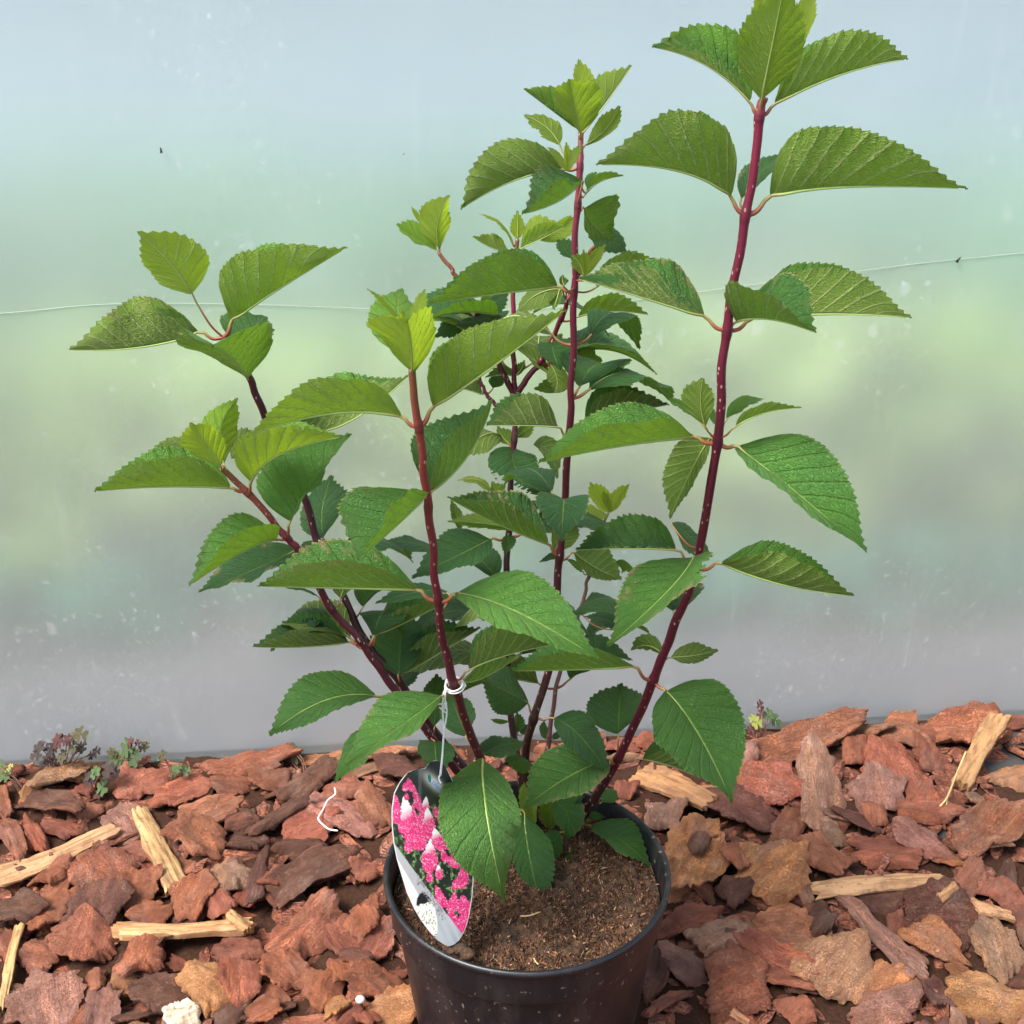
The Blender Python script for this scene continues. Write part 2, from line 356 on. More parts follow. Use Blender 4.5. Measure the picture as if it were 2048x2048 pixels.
# welded crease line running along the film
cr = [on_film(x, y, .0008) for x, y in ((-260, 640), (0, 627), (230, 608), (520, 610), (900, 622), (1180, 610), (1490, 572), (1817, 530), (2048, 506), (2300, 480))]
cv, cf = tube(catmull(cr, 10), .00035, 6)
mesh_obj('crease', local(fr, cv), cf, mat_flat('film_crease', (.38, .43, .36), .5, 9, .35, .0005), fr)

fl = mesh_obj('tunnel_floor', [(-6, filmY(-6) + .01, .004), (6, filmY(6) + .01, .004), (6, 9, .004), (-6, 9, .004)], [(0, 1, 2, 3)], M['floor']); tag(fl, kind='structure')
def foliage(name, label, boxes, n, size, colA, colB):
    V = []; F = []; C = []
    for (cx, cy, cz, rx, ry, rz) in boxes:
        P = rng.normal(size=(n, 3)); P /= np.linalg.norm(P, axis=1)[:, None]; P *= rng.uniform(.3, 1, (n, 1)) ** .5
        P = P * (rx, ry, rz) + (cx, cy, cz); P = P[P[:, 2] > .03]
        for p in P:
            a = rng.normal(size=3); a /= np.linalg.norm(a); c = np.cross(a, rng.normal(size=3)); c /= np.linalg.norm(c)
            k = len(V); s = size * rng.uniform(.6, 1.3)
            V += [p - a * s, p + c * s * .5, p + a * s, p - c * s * .5]; F.append((k, k + 1, k + 2, k + 3))
            w = rng.random(); cc = [colA[i] * w + colB[i] * (1 - w) for i in range(3)]; C += [cc] * 4
    o = mesh_obj(name, V, F, M['inner'], smooth=False, cols=np.array(C)); tag(o, label, 'foliage', kind='stuff'); return o
bxs = [(x, filmY(x) + .68 + .05 * math.sin(x * 9), .21, .34, .22, .22 + .03 * math.sin(x * 5)) for x in np.arange(-2.2, 2.21, .22)]
foliage('nursery_foliage', 'blurred lime green foliage standing inside the polytunnel behind the film', bxs, 260, .05, (.40, .62, .16), (.52, .68, .24))
bxs = [(x, filmY(x) + .40, .06, .3, .12, .075) for x in np.arange(-2.2, 2.21, .45)]
foliage('low_nursery_foliage', 'blurred low blue green foliage close behind the polytunnel film', bxs, 130, .04, (.10, .38, .22), (.16, .45, .30))
bxs = [(x, filmY(x) + 2.1, .30, .5, .4, .30) for x in np.arange(-3, 3.1, .6)]
foliage('far_nursery_foliage', 'blurred green shrubs further inside the polytunnel', bxs, 320, .08, (.17, .44, .22), (.26, .52, .30))

fw = mesh_obj('far_tunnel_wall', [(-9, 5.5, 0), (9, 5.5, 0), (9, 5.5, 1.6), (-9, 5.5, 1.6), (9, 4.6, 2.7), (-9, 4.6, 2.7)], [(0, 1, 2, 3), (3, 2, 4, 5)], mat_flat('far_film', (.38, .54, .62), .5, 2, .15)); tag(fw, kind='structure')
# insects and specks stuck on the film
def insect(px, py, ang, L, label):
    P = on_film(px, py, .003); d = np.array([math.cos(ang), 0, math.sin(ang)])
    e = empty('insect', P, label, 'insect')
    u = np.linspace(-1, 1, 7); v, f = tube(d * (u[:, None] * L / 2), L * .17 * np.sqrt(np.clip(1.02 - u ** 2, 0.02, 1)), 6)
    mesh_obj('body', v, f, M['insect'], e)
    q = np.array([-d[2], 0, d[0]])
    for s in (-1, 1):
        mesh_obj('wing', np.array([d * L * .2 + (0, -.0008, 0), d * -.45 * L + q * s * L * .28 + (0, -.0012, 0), d * -.6 * L + q * s * L * .05 + (0, -.001, 0)]), [(0, 1, 2)], M['insect'], e)
insect(1917, 519, .9, .007, 'tiny dark winged insect resting on the film just above the crease line')
insect(322, 300, 1.75, .0055, 'tiny dark curved insect high on the plain blue film away from the crease')
insect(808, 308, .6, .002, 'minute dark midge speck on the film beside the tall central shoot')

# ------------------------------------------------------------------ pot and soil
pot = empty('plant_pot', (0, .004, 0), 'round black plastic nursery pot with dusty sides holding the shrub', 'pot')
v, f = lathe([(.0855, .003), (.0865, .0), (.088, .006), (.1062, .155), (.1064, .158), (.1066, .1582), (.1098, .1586), (.1104, .1592), (.1106, .161), (.1120, .186)], 128)
mesh_obj('wall', v, f + [tuple(range(128))[::-1]], M['pot'], pot)
v, f = lathe([(.1120, .186), (.1135, .1865), (.1150, .1885), (.1152, .1905), (.1140, .1925), (.1118, .1925), (.1098, .190), (.1085, .165), (.1045, .150)], 128)
mesh_obj('rim', v, f, M['pot'], pot)
SOILR = .1075; SOILZ = .168
NR, NA = 60, 180
rr, aa = np.meshgrid(np.linspace(0, SOILR, NR), np.linspace(0, 2 * math.pi, NA, endpoint=False), indexing='ij')
sx, sy = rr * np.cos(aa), rr * np.sin(aa)
def soilz(x, y):
    return SOILZ + .016 * (fbm(x * 45 + 5, y * 45, 3, 4) - .5) + .008 * (fbm(x * 200, y * 200, 31, 2) - .5) + .006 * np.clip((.1 - np.hypot(x, y)) / .1, 0, 1)
sz = soilz(sx, sy); sz = np.where(rr > .100, np.maximum(sz, .166), sz)
V = np.stack([sx, sy + .004, sz], -1).reshape(-1, 3)
F = [(i * NA + j, (i + 1) * NA + j, (i + 1) * NA + (j + 1) % NA, i * NA + (j + 1) % NA) for i in range(NR - 1) for j in range(NA)]
soil = mesh_obj('potting_soil', V, F, M['soil']); tag(soil, 'dark reddish brown fibrous potting soil filling the black pot', 'soil', kind='stuff')
# moss and peat fibres: short bent blades
n = 30000; r = SOILR * .985 * np.sqrt(rng.random(n)); a = rng.random(n) * 2 * math.pi
x, y = r * np.cos(a), r * np.sin(a); z = soilz(x, y) - .0005
keep = vnoise(x * 60, y * 60, 77) + .35 * rng.random(n) > .42; x, y, z = x[keep], y[keep], z[keep]; n = len(x)
P0 = np.stack([x, y + .004, z], 1); d = rng.normal(size=(n, 3)); d[:, 2] = np.abs(d[:, 2]) * .9 + .15; d /= np.linalg.norm(d, axis=1)[:, None]
Ln = rng.uniform(.0015, .0046, (n, 1)); sd_ = np.cross(d, rng.normal(size=(n, 3))); sd_ /= np.linalg.norm(sd_, axis=1)[:, None]; sd_ *= rng.uniform(.0003, .0007, (n, 1))
bend = rng.normal(size=(n, 3)) * .0012
V = np.stack([P0 - sd_, P0 + sd_, P0 + d * Ln * .6 + sd_ * .7, P0 + d * Ln + bend], 1).reshape(-1, 3)
F = np.arange(n * 4).reshape(-1, 4)
pal = np.array([(.11, .042, .02), (.22, .092, .045), (.34, .17, .085), (.13, .072, .028), (.52, .33, .19), (.04, .018, .010)])
ci = rng.choice(6, n, p=[.27, .27, .17, .14, .05, .10]); C = np.repeat(pal[ci] * rng.uniform(.5, 1.15, (n, 1)), 4, 0)
mo = mesh_obj('moss_fibre', V, F, M['fibre'], smooth=False, cols=C); tag(mo, 'short brown moss and peat fibres standing on the potting soil', 'moss', kind='stuff')

# ------------------------------------------------------------------ shrub: stems
plant = empty('hydrangea_shrub', (0.01, .06, .165), 'leafy hydrangea shrub with red stems and serrated green leaves growing in the black pot', 'shrub')
POT0 = np.array([0, .004, 0])
GREEN_TIP = (.20, .16, .05)
STEMS = {}
def stem(name, pts, r0, r1, nodes, cols, parent=None, base=None):
    P = [np.array(base)] if base is not None else []
    for px, py, Y in pts: P.append(at(px, py, Y))
    C_ = catmull(P, 24); n = len(C_); u = np.linspace(0, 1, n)
    wob = .0016 * np.stack([vnoise(u * 30, u * 0, 3) - .5, u * 0, u * 0], 1); C_ = C_ + wob
    rad = (r0 + (r1 - r0) * u) * .89 * (1 + .07 * (vnoise(u * 60, u * 0 + 5, 7) - .5)); ring_ = np.ones(n)
    for (px, py) in nodes:
        q = np.array([topx(c) for c in C_]); k = np.argmin(np.hypot(q[:, 0] - px, q[:, 1] - py))
        dist = np.linalg.norm(C_ - C_[k], axis=1); ring_ = ring_ * (1 - .55 * np.exp(-((dist - .0015) / .0014) ** 2)); rad = rad * (1 + .24 * np.exp(-(dist / .0042) ** 2))
    v, f = tube(C_, rad, 12)
    keys = np.array([c[0] for c in cols]); cc = np.array([c[1] for c in cols], float)
    col = np.stack([np.interp(u, keys, cc[:, i]) for i in range(3)], 1)
    o = mesh_obj('stem', local(plant, v), f, M['stem'], parent or plant, cols=np.repeat(col * ring_[:, None], 12, 0))
    STEMS[name] = (C_, rad); return o
BROWN, WINE, RED, PINK, TAN = (.035, .016, .012), (.085, .006, .018), (.16, .010, .032), (.27, .022, .06), (.24, .10, .035)
stem('S1', [(1169, 1630, .08), (1236, 1519, .062), (1307, 1361, .04), (1352, 1245, .024), (1392, 1130, .01), (1433, 886, -.01), (1452, 662, -.02), (1493, 432, -.03), (1520, 235, -.04), (1530, 195, -.042)],
     .0046, .0027, [(1236, 1519), (1307, 1361), (1392, 1138), (1433, 886), (1452, 662), (1493, 430), (1520, 236)], [(0, BROWN), (.12, BROWN), (.2, WINE), (.55, WINE), (.72, RED), (.9, PINK), (1, TAN)], base=(.035, .075, .160))
stem('S2', [(1003, 1600, .05), (960, 1517, .0), (913, 1380, -.045), (885, 1281, -.06), (875, 1203, -.07), (857, 1014, -.085), (837, 855, -.10), (825, 738, -.11)],
     .0042, .0024, [(960, 1517), (913, 1382), (875, 1203), (857, 1014), (837, 855)], [(0, BROWN), (.18, WINE), (.55, WINE), (.72, (.20, .02, .025)), (.88, (.27, .05, .035)), (1, TAN)], base=(.0, .065, .160))
stem('S3', [(930, 1560, .05), (867, 1479, .04), (781, 1366, .03), (719, 1280, .024), (662, 1217, .02), (600, 1107, .012), (571, 1072, .01), (495, 985, .0), (444, 935, -.008)],
     .0040, .0024, [(719, 1280), (662, 1217), (571, 1072), (495, 985)], [(0, BROWN), (.15, (.05, .008, .014)), (.6, WINE), (.75, RED), (.88, (.32, .07, .05)), (1, TAN)], base=(-.008, .075, .160))
stem('S4', [(935, 1540, .075), (870, 1462, .07), (790, 1352, .06), (738, 1293, .06), (687, 1196, .065), (636, 1087, .07), (605, 990, .07), (542, 862, .065), (506, 772, .06), (478, 722, .055), (449, 675, .05)],
     .0040, .0028, [(738, 1293), (636, 1087), (449, 676)], [(0, BROWN), (.2, (.045, .008, .014)), (.8, (.06, .006, .018)), (.92, RED), (1, (.35, .10, .06))], base=(.002, .085, .160))
stem('S5', [(1052, 1530, .07), (1068, 1438, .06), (1098, 1340, .056), (1110, 1230, .053), (1120, 1113, .048), (1133, 936, .034), (1137, 870, .03), (1143, 771, .025), (1149, 583, .02), (1154, 411, .02), (1162, 331, .024), (1163, 266, .03)],
     .0041, .0020, [(1068, 1438), (1120, 1113), (1137, 872), (1149, 583), (1154, 411), (1162, 333)], [(0, BROWN), (.2, BROWN), (.32, (.05, .010, .016)), (.6, WINE), (.76, RED), (.92, PINK), (1, TAN)], base=(.012, .08, .160))
stem('S6', [(1040, 1535, .095), (1020, 1411, .10), (1014, 1250, .106), (1015, 1123, .11), (1021, 980, .115), (1027, 880, .12), (1030, 790, .125), (1027, 698, .125), (1027, 590, .125), (1036, 478, .125)],
     .0036, .0018, [(1015, 1073), (1027, 880), (1030, 792)], [(0, BROWN), (.35, BROWN), (.5, (.05, .012, .018)), (.7, WINE), (.88, PINK), (1, TAN)], base=(.003, .09, .160))
stem('S6l', [(1030, 790, .125), (995, 720, .125), (959, 633, .125), (935, 595, .125), (908, 546, .12), (879, 506, .12)], .0028, .0016, [(959, 633)], [(0, WINE), (.5, WINE), (.8, (.3, .08, .05)), (1, TAN)])
stem('S6r', [(1030, 798, .125), (1060, 750, .122), (1082, 724, .12), (1104, 680, .115), (1136, 600, .10), (1170, 520, .08), (1200, 485, .07)], .0028, .0016, [(1124, 640)], [(0, WINE), (.6, RED), (1, TAN)])
stem('S6s', [(1030, 850, .122), (977, 793, .13), (955, 750, .135), (945, 725, .135)], .0020, .0012, [], [(0, WINE), (.7, RED), (1, TAN)])
stem('S7', [(1088, 1530, .095), (1098, 1482, .10), (1119, 1348, .12), (1161, 1216, .145), (1179, 1144, .15), (1195, 1080, .15), (1218, 1025, .15)], .0026, .0013, [(1098, 1478), (1179, 1150)],
     [(0, BROWN), (.4, (.17, .05, .045)), (.75, (.22, .13, .08)), (1, (.22, .25, .06))], base=(.02, .092, .160))

# ------------------------------------------------------------------ shrub: leaves
PT = np.array([0, .04, .1, .2, .3, .4, .5, .6, .7, .8, .88, .94, 1.0]); PW = np.array([.015, .30, .58, .86, .97, 1.0, .965, .87, .71, .49, .27, .12, .008])
def prof(t): return np.interp(t, PT, PW)
_tt = np.linspace(0, 1, 400); _pw = np.convolve(np.pad(np.interp(_tt, PT, PW), 12, mode='edge'), np.ones(25) / 25, 'valid'); _pw[0] = .01; _pw[-1] = .004
def rot_between(a, b, v):
    c = np.cross(a, b); s = np.linalg.norm(c); co = a @ b
    if s < 1e-8: return v
    k = c / s; return v * co + np.cross(k, v) * s + k * (k @ v) * (1 - co)
LEAVES = []
def leaf(zone, node, base, mid, tip, EA, EB, see, signs, Y0, Y1, age=.4, w=.32, curl=None, dry=None, stemname=None, pet=True, ym=None, hole=None):
    rs = np.random.default_rng(len(LEAVES) * 13 + 5)
    b2, m2, t2 = Z(zone, base), Z(zone, mid), Z(zone, tip)
    P0, P2 = at(*b2, Y0), at(*t2, Y1); Pm = at(*m2, (Y0 + Y1) / 2 if ym is None else ym)
    c = 2 * Pm - .5 * (P0 + P2)
    big = np.linalg.norm(P2 - P0)
    nT = 116 if big > .055 else (56 if big > .03 else 36)
    t = np.linspace(0, 1, nT)[:, None]
    Mid = (1 - t) ** 2 * P0 + 2 * t * (1 - t) * c + t * t * P2
    L = np.linalg.norm(np.diff(Mid, axis=0), axis=1).sum()
    T = np.gradient(Mid, axis=0); T /= np.linalg.norm(T, axis=1)[:, None]
    i4 = int(.4 * (nT - 1)); M4 = Mid[i4]; T4 = T[i4]
    W = w * L
    def edge(e, sg):
        d = ray(*Z(zone, e)); d = d / np.linalg.norm(d); lam = (M4 - CAM) @ d
        q = CAM + d * lam; h2 = W * W - ((q - M4) @ (q - M4))
        if h2 > 0: q = q + d * math.sqrt(h2) * (-1 if sg == 'n' else 1)
        a_ = q - M4
        return a_ - T4 * (a_ @ T4) * .6
    a, b_ = edge(EA, signs[0]), edge(EB, signs[1])
    seen_top_if_left = np.cross(T4, a) @ (CAM - M4) > 0
    a_left = seen_top_if_left == (see == 't')
    lft, rgt = (a, b_) if a_left else (b_, a)
    pw = np.interp(t[:, 0], _tt, _pw)
    nteeth = max(7, int(L / .0043)); ph = (t[:, 0] * nteeth) % 1.0
    S = np.array([0, .05, .22, .42, .62, .80, .92, 1.0]); nS = len(S)
    if curl is None: curl = rs.uniform(-.42, -.12) if signs == 'nf' and see == 'u' else rs.uniform(-.08, .26)
    twist = rs.uniform(-.5, .5)
    cols = []; uvb = []; uvv = []; nv = 8 if L > .06 else 6
    wl_ = rs.uniform(0, 9); wav = rs.uniform(.03, .085); wfr = rs.uniform(10, 19); tpow = rs.uniform(.88, 1.16); pw = np.interp(t[:, 0] ** tpow, _tt, _pw); asym = rs.uniform(.92, 1.08)
    for sgn, half in ((-1, lft), (1, rgt)):
        hv = np.array([rot_between(T4, T[i], half) for i in range(nT)]) * (asym if sgn > 0 else 1 / asym)
        tw = twist * (t - .4) * sgn
        nn = np.cross(T, hv) * (-sgn) * -1.0
        nn = np.cross(T, hv) if sgn < 0 else np.cross(hv, T)          # adaxial normal * |hv|
        hv = hv * np.cos(tw) + nn * np.sin(tw) * .6
        saw = np.where(ph < .72, ph / .72, (1 - ph) / .28) - .35
        jit = .7 + .6 * vnoise(t[:, 0] * nteeth * .5, t[:, 0] * 0 + sgn * 3 + wl_, 11)
        env = np.clip(t[:, 0] / .12, 0, 1)
        for k in (range(nS - 1, 0, -1) if sgn < 0 else range(0, nS)):
            s = S[k]; wgt = max(0, (s - .80) / .20)
            wd = pw * s * (1 + .03 * np.sin(t[:, 0] * 9 + wl_ + sgn)) + saw * jit * env * wgt * (.0017 / max(W, .004)) * (.6 if L < .05 else 1)
            fwd = saw * wgt * env * .0012
            P = Mid + hv * wd[:, None] + T * fwd[:, None] - nn * (curl * (s * s - .35 * s) * pw)[:, None]
            P = P - T * (s * s * .06 * L * (pw - .3))[:, None] * -.55
            undul = wav * np.sin(t[:, 0] * wfr + wl_ * 2 + sgn * 1.3) * s * s * pw + .10 * (vnoise(t[:, 0] * 5, t[:, 0] * 0 + s * 2 + sgn * 7 + wl_, 9) - .5) * s
            P = P + nn * undul[:, None]
            cols.append(P); nu = nv * (t[:, 0] * 1.12 - .34 * s + .10 * s * s) + 2
            uvb.append(np.stack([t[:, 0], np.full(nT, sgn * s)], 1)); uvv.append(np.stack([nu, np.full(nT, sgn * s)], 1))
    G = np.stack(cols, 1); nC = G.shape[1]
    di = np.gradient(G, axis=0); dj = np.gradient(G, axis=1); N = np.cross(dj, di); N /= np.linalg.norm(N, axis=2)[:, :, None] + 1e-12
    uv_v = np.stack(uvv, 1); sabs = np.abs(uv_v[:, :, 1]); frac = uv_v[:, :, 0] % 1
    q = np.sin(math.pi * frac) ** .7 * np.clip(sabs * 2.0, 0, 1) ** 1.3 * (1 - .5 * sabs) * pw[:, None]
    G = G + N * (q * min(.0028, .025 * L) * (1.0))[:, :, None]
    V = G.reshape(-1, 3)
    F = [(i * nC + j, i * nC + j + 1, (i + 1) * nC + j + 1, (i + 1) * nC + j) for i in range(nT - 1) for j in range(nC - 1)]
    if hole:
        bb = np.stack(uvb, 1); ht, hs_, hr = hole
        F = [f_ for f_ in F if math.hypot((bb[f_[0] // nC, f_[0] % nC, 0] - ht) * 2.2, bb[f_[0] // nC, f_[0] % nC, 1] - hs_) > hr * (.75 + .5 * _h(np.array([f_[0] % 5]), np.array([f_[0] // nC // 2]), 3)[0])]
    o = mesh_obj('leaf', local(plant, V), F, M['leaf'], plant, uvs={'blade': np.stack(uvb, 1).reshape(-1, 2), 'veins': uv_v.reshape(-1, 2)})
    o.color = (min(1, age / 2.2), rs.random(), rs.random() ** 3 if dry is None else dry, 1)
    LEAVES.append(o)
    # petiole and raised midrib
    if pet:
        npx = np.array(Z(zone, node)) if node else np.array(b2)
        best = None
        for nm, (C_, rad) in STEMS.items():
            if stemname and nm != stemname: continue
            pq = np.array([topx(c_) for c_ in C_]); dd = np.hypot(pq[:, 0] - npx[0], pq[:, 1] - npx[1]) + 2200 * np.abs(C_[:, 1] - Y0) * (0 if stemname else .6)
            k = dd.argmin()
            if best is None or dd[k] < best[0]: best = (dd[k], C_[k])
        st = best[1]
        i0 = T[0]; dl = np.linalg.norm(P0 - st)
        pts = [st, st + (P0 - st) * .45 + np.array([0, 0, -.12 * dl]), P0 - i0 * min(.004, .2 * dl) - N[2, nC // 2] * .0004]
        u = np.array([.0, .12, .25, .4, .55, .7, .85, .97]); ml = [Mid[int(x * (nT - 1))] - N[int(x * (nT - 1)), nC // 2] * (.00055 * (1 - x) + .0002) for x in u]
        path = np.vstack([catmull(pts, 6)[:-1], catmull(ml, 4)]); n1 = 12
        sz_ = np.clip(L / .10, .45, 1.1)
        rad = np.concatenate([np.linspace(.0017, .0013, n1) * sz_, np.linspace(.0011, .00025, len(path) - n1) * sz_])
        if dl > .06: rad[:n1] *= .8
        v, f = tube(path, rad, 6)
        a1 = np.clip(age / 2.2, 0, 1); red = np.array([.30, .075, .035]) * (1 - .25 * a1); grn = np.array([.30, .40, .10]); mixu = np.clip((np.arange(len(path)) - n1 * .55) / (n1 * .9), 0, 1)[:, None]
        mesh_obj('petiole', local(plant, v), f, M['petiole'], o, cols=np.repeat(red * (1 - mixu) + grn * mixu, 6, 0))
    return o

# ---- stem S1 (tall right)
leaf(3, (845, 480), (812, 408), (632, 262), (412, 192), (590, 125), (730, 128), 'u', 'nf', -.04, -.045, 1.0, .36)
leaf(3, (862, 480), (920, 420), (1190, 300), (1462, 240), (1220, 140), (1150, 150), 'u', 'nf', -.04, -.045, 1.0, .34)
leaf(3, (880, 420), (885, 380), (1000, 200), (1090, -70), (1105, 60), (950, 40), 'u', 'ff', -.03, -.01, 1.7, .3, pet=False)
leaf(3, (870, 420), (872, 380), (868, 180), (862, -90), (815, 20), (945, 10), 'u', 'ff', -.035, -.015, 1.8, .3, pet=False)
leaf(3, (852, 475), (862, 400), (905, 190), (955, -60), (778, 110), (1050, 100), 'u', 'ff', -.045, -.075, 1.1, .34)
leaf(3, (785, 875), (730, 795), (520, 694), (185, 671), (585, 478), (640, 500), 'u', 'nf', -.03, -.055, .75, .40)
leaf(3, (815, 880), (905, 800), (1200, 760), (1705, 768), (1180, 558), (1240, 590), 'u', 'nf', -.03, -.05, .75, .33)
leaf(3, (790, 870), (780, 805), (850, 710), (950, 620), (815, 660), (900, 700), 't', 'fn', -.01, .03, .25, .33)
leaf(3, (745, 1345), (830, 1300), (1130, 1278), (1478, 1295), (1190, 1070), (1120, 1095), 'u', 'nf', -.015, -.03, .75, .36)
leaf(3, (700, 1340), (625, 1290), (390, 1215), (112, 1135), (335, 1050), (510, 1098), 'u', 'nf', -.02, -.045, .5, .34)
leaf(3, (735, 1340), (762, 1308), (900, 1300), (1085, 1358), (760, 1185), (1060, 1120), 'u', 'nf', -.022, -.075, .35, .45)
leaf(6, (1840, 425), (1720, 395), (1250, 455), (720, 568), (1330, 322), (1420, 200), 'u', 'nf', -.01, -.05, .65, .30)
leaf(7, (790, 765), (888, 790), (1240, 1060), (1722, 1465), (1480, 830), (1090, 1000), 't', 'fn', -.012, -.06, .55, .33, curl=.12)
leaf(7, (720, 745), (712, 735), (590, 940), (447, 1250), (432, 850), (712, 850), 'u', 'fn', .0, .015, .45, .33)
leaf(7, (720, 730), (680, 645), (650, 500), (665, 340), (522, 440), (730, 440), 'u', 'nn', -.025, -.035, .9, .42)
leaf(7, (715, 725), (640, 610), (540, 520), (430, 478), (500, 465), (545, 555), 't', 'fn', .0, .01, .9, .3)
leaf(7, (770, 700), (815, 600), (920, 500), (1062, 478), (890, 458), (950, 520), 't', 'fn', .0, .01, .8, .28)
leaf(7, (790, 745), (878, 645), (1060, 565), (1302, 533), (1060, 512), (1090, 560), 'u', 'nf', -.02, -.03, 1.0, .24)
leaf(7, (740, 660), (735, 640), (720, 570), (710, 520), (700, 560), (745, 560), 't', 'ff', .01, .02, .5, .35, pet=False)
leaf(7, (620, 1580), (790, 1535), (1180, 1670), (1640, 1745), (1160, 1530), (1150, 1382), 'u', 'nf', .005, -.025, .5, .32)
leaf(6, (1660, 1195), (1610, 1122), (1280, 1115), (965, 1128), (1200, 945), (1370, 870), 'u', 'nf', .01, .0, .35, .34)
leaf(6, (1720, 1100), (1595, 950), (1720, 1050), (1852, 1172), (1690, 955), (1680, 1110), 't', 'fn', .05, .05, .2, .30)
leaf(7, (612, 1565), (600, 1495), (430, 1720), (42, 2071), (110, 1660), (590, 1690), 't', 'fn', -.005, -.065, .5, .40, dry=.8, hole=(.24, -.98, .2))
leaf(1, (1190, 320), (1085, 245), (740, 262), (362, 272), (680, 192), (720, 110), 'u', 'nf', .03, .0, .4, .34)
leaf(1, (1230, 345), (1290, 395), (1480, 655), (1678, 1060), (1705, 455), (1235, 690), 't', 'fn', .03, -.03, .4, .36, curl=.1)
leaf(1, (1030, 815), (1150, 795), (1310, 835), (1472, 905), (1310, 755), (1250, 690), 'u', 'nf', .065, .07, .3, .30)
leaf(1, (990, 800), (1000, 640), (1005, 500), (1015, 345), (818, 470), (1165, 420), 't', 'ff', .075, .13, .2, .40)
leaf(1, (960, 800), (938, 800), (700, 905), (440, 1088), (620, 725), (840, 975), 't', 'fn', .05, -.0, .4, .36, dry=.7)
# ---- stem S2 (front left, carries the tag)
leaf(2, (615, 1225), (600, 1120), (540, 900), (560, 762), (368, 890), (685, 890), 't', 'ff', -.095, -.055, 1.3, .42, pet=False)
leaf(2, None, (560, 960), (470, 840), (366, 764), (450, 850), (500, 860), 'u', 'ff', -.11, -.11, 2.0, .12, pet=False)
leaf(2, None, (612, 980), (650, 860), (688, 765), (700, 860), (615, 870), 'u', 'ff', -.105, -.095, 2.2, .25, pet=False)
leaf(2, None, (575, 980), (570, 930), (562, 890), (545, 940), (595, 940), 'u', 'nn', -.112, -.115, 2.2, .3, pet=False)
leaf(2, (620, 1235), (620, 1225), (612, 1060), (590, 935), (398, 1000), (768, 925), 'u', 'ff', -.112, -.150, 1.7, .52)
leaf(2, (670, 1520), (740, 1412), (1060, 1195), (1472, 880), (840, 1075), (830, 1100), 'u', 'nf', -.10, -.12, 1.2, .30)
leaf(5, (1330, 290), (1240, 225), (850, 212), (395, 345), (880, 35), (960, 45), 'u', 'nf', -.10, -.11, 1.1, .30)
leaf(5, (640, 360), (640, 300), (930, 270), (1295, 0), (930, 12), (900, 60), 'u', 'nf', .06, .04, .6, .34, stemname='S4')
leaf(5, (1390, 735), (1415, 640), (1630, 420), (1755, 130), (1500, 395), (1285, 400), 'u', 'nf', -.08, -.03, .3, .38)
leaf(5, (1390, 735), (1400, 650), (1210, 840), (1005, 1022), (1240, 715), (915, 720), 'u', 'nf', -.09, -.14, .45, .42, dry=.5)
leaf(5, (1430, 1250), (1325, 1180), (900, 1172), (455, 1165), (880, 1045), (960, 925), 'u', 'nf', -.07, -.085, .5, .32)
leaf(6, (100, 1465), (215, 1405), (600, 1530), (1130, 1840), (660, 1262), (480, 1590), 't', 'fn', -.075, -.12, .75, .33, curl=.14)
leaf(5, (1080, 1500), (1125, 1425), (1300, 1350), (1570, 1215), (1280, 1295), (1230, 1215), 'u', 'nf', .058, .05, .3, .32, stemname='S4')
leaf(5, (1480, 1200), (1500, 1195), (1330, 1200), (1105, 1262), (1300, 1150), (1310, 1235), 't', 'fn', .03, .02, .15, .28)
leaf(5, (1235, 1700), (1235, 1655), (1245, 1480), (1255, 1290), (1075, 1460), (1378, 1420), 't', 'ff', .05, .10, .1, .36, stemname='S4')
leaf(5, (1240, 1690), (1255, 1650), (1440, 1545), (1690, 1395), (1430, 1440), (1480, 1320), 'u', 'nf', .07, .07, .2, .34, stemname='S4')
leaf(8, (900, 470), (790, 690), (660, 800), (540, 1022), (600, 760), (740, 880), 't', 'fn', -.045, -.06, .4, .32, pet=False)
leaf(8, (1310, 430), (1230, 455), (1000, 630), (610, 905), (830, 455), (940, 740), 't', 'fn', -.055, -.10, .6, .36, dry=.6)
leaf(6, (215, 1965), (290, 1890), (530, 1800), (880, 1725), (440, 1700), (370, 1625), 'u', 'nf', -.05, -.04, .4, .36, stemname='S2')
leaf(1, (50, 350), (75, 335), (220, 300), (425, 170), (200, 235), (260, 310), 'u', 'nf', -.02, .01, .2, .3)
leaf(8, (1490, 860), (1497, 868), (1530, 1260), (1640, 1782), (1222, 1170), (1748, 1170), 't', 'nf', -.012, -.100, .45, .20, curl=.10, dry=.05, ym=-.088)
leaf(1, (440, 1060), (440, 1120), (470, 1370), (545, 1672), (365, 1380), (620, 1390), 't', 'ff', .03, -.01, .35, .33)
leaf(1, (150, 760), (195, 770), (310, 715), (452, 700), (260, 662), (340, 785), 't', 'fn', .015, .05, .15, .32)
leaf(1, (520, 830), (500, 835), (420, 800), (325, 800), (420, 770), (410, 880), 't', 'fn', .05, .03, .45, .36)
leaf(8, (1180, 690), (1188, 750), (1195, 840), (1210, 965), (1083, 800), (1327, 830), 't', 'nn', .03, .0, .1, .55)
leaf(8, (1390, 715), (1385, 712), (1340, 580), (1270, 435), (1235, 600), (1452, 540), 't', 'fn', .0, .04, .2, .36)
leaf(8, (1190, 690), (1185, 650), (1195, 480), (1200, 312), (1108, 430), (1290, 420), 't', 'ff', .06, .10, .15, .33, stemname='S4')
leaf(8, (910, 420), (925, 430), (1000, 350), (1092, 308), (985, 318), (1040, 380), 't', 'fn', .07, .08, .05, .33, stemname='S4')
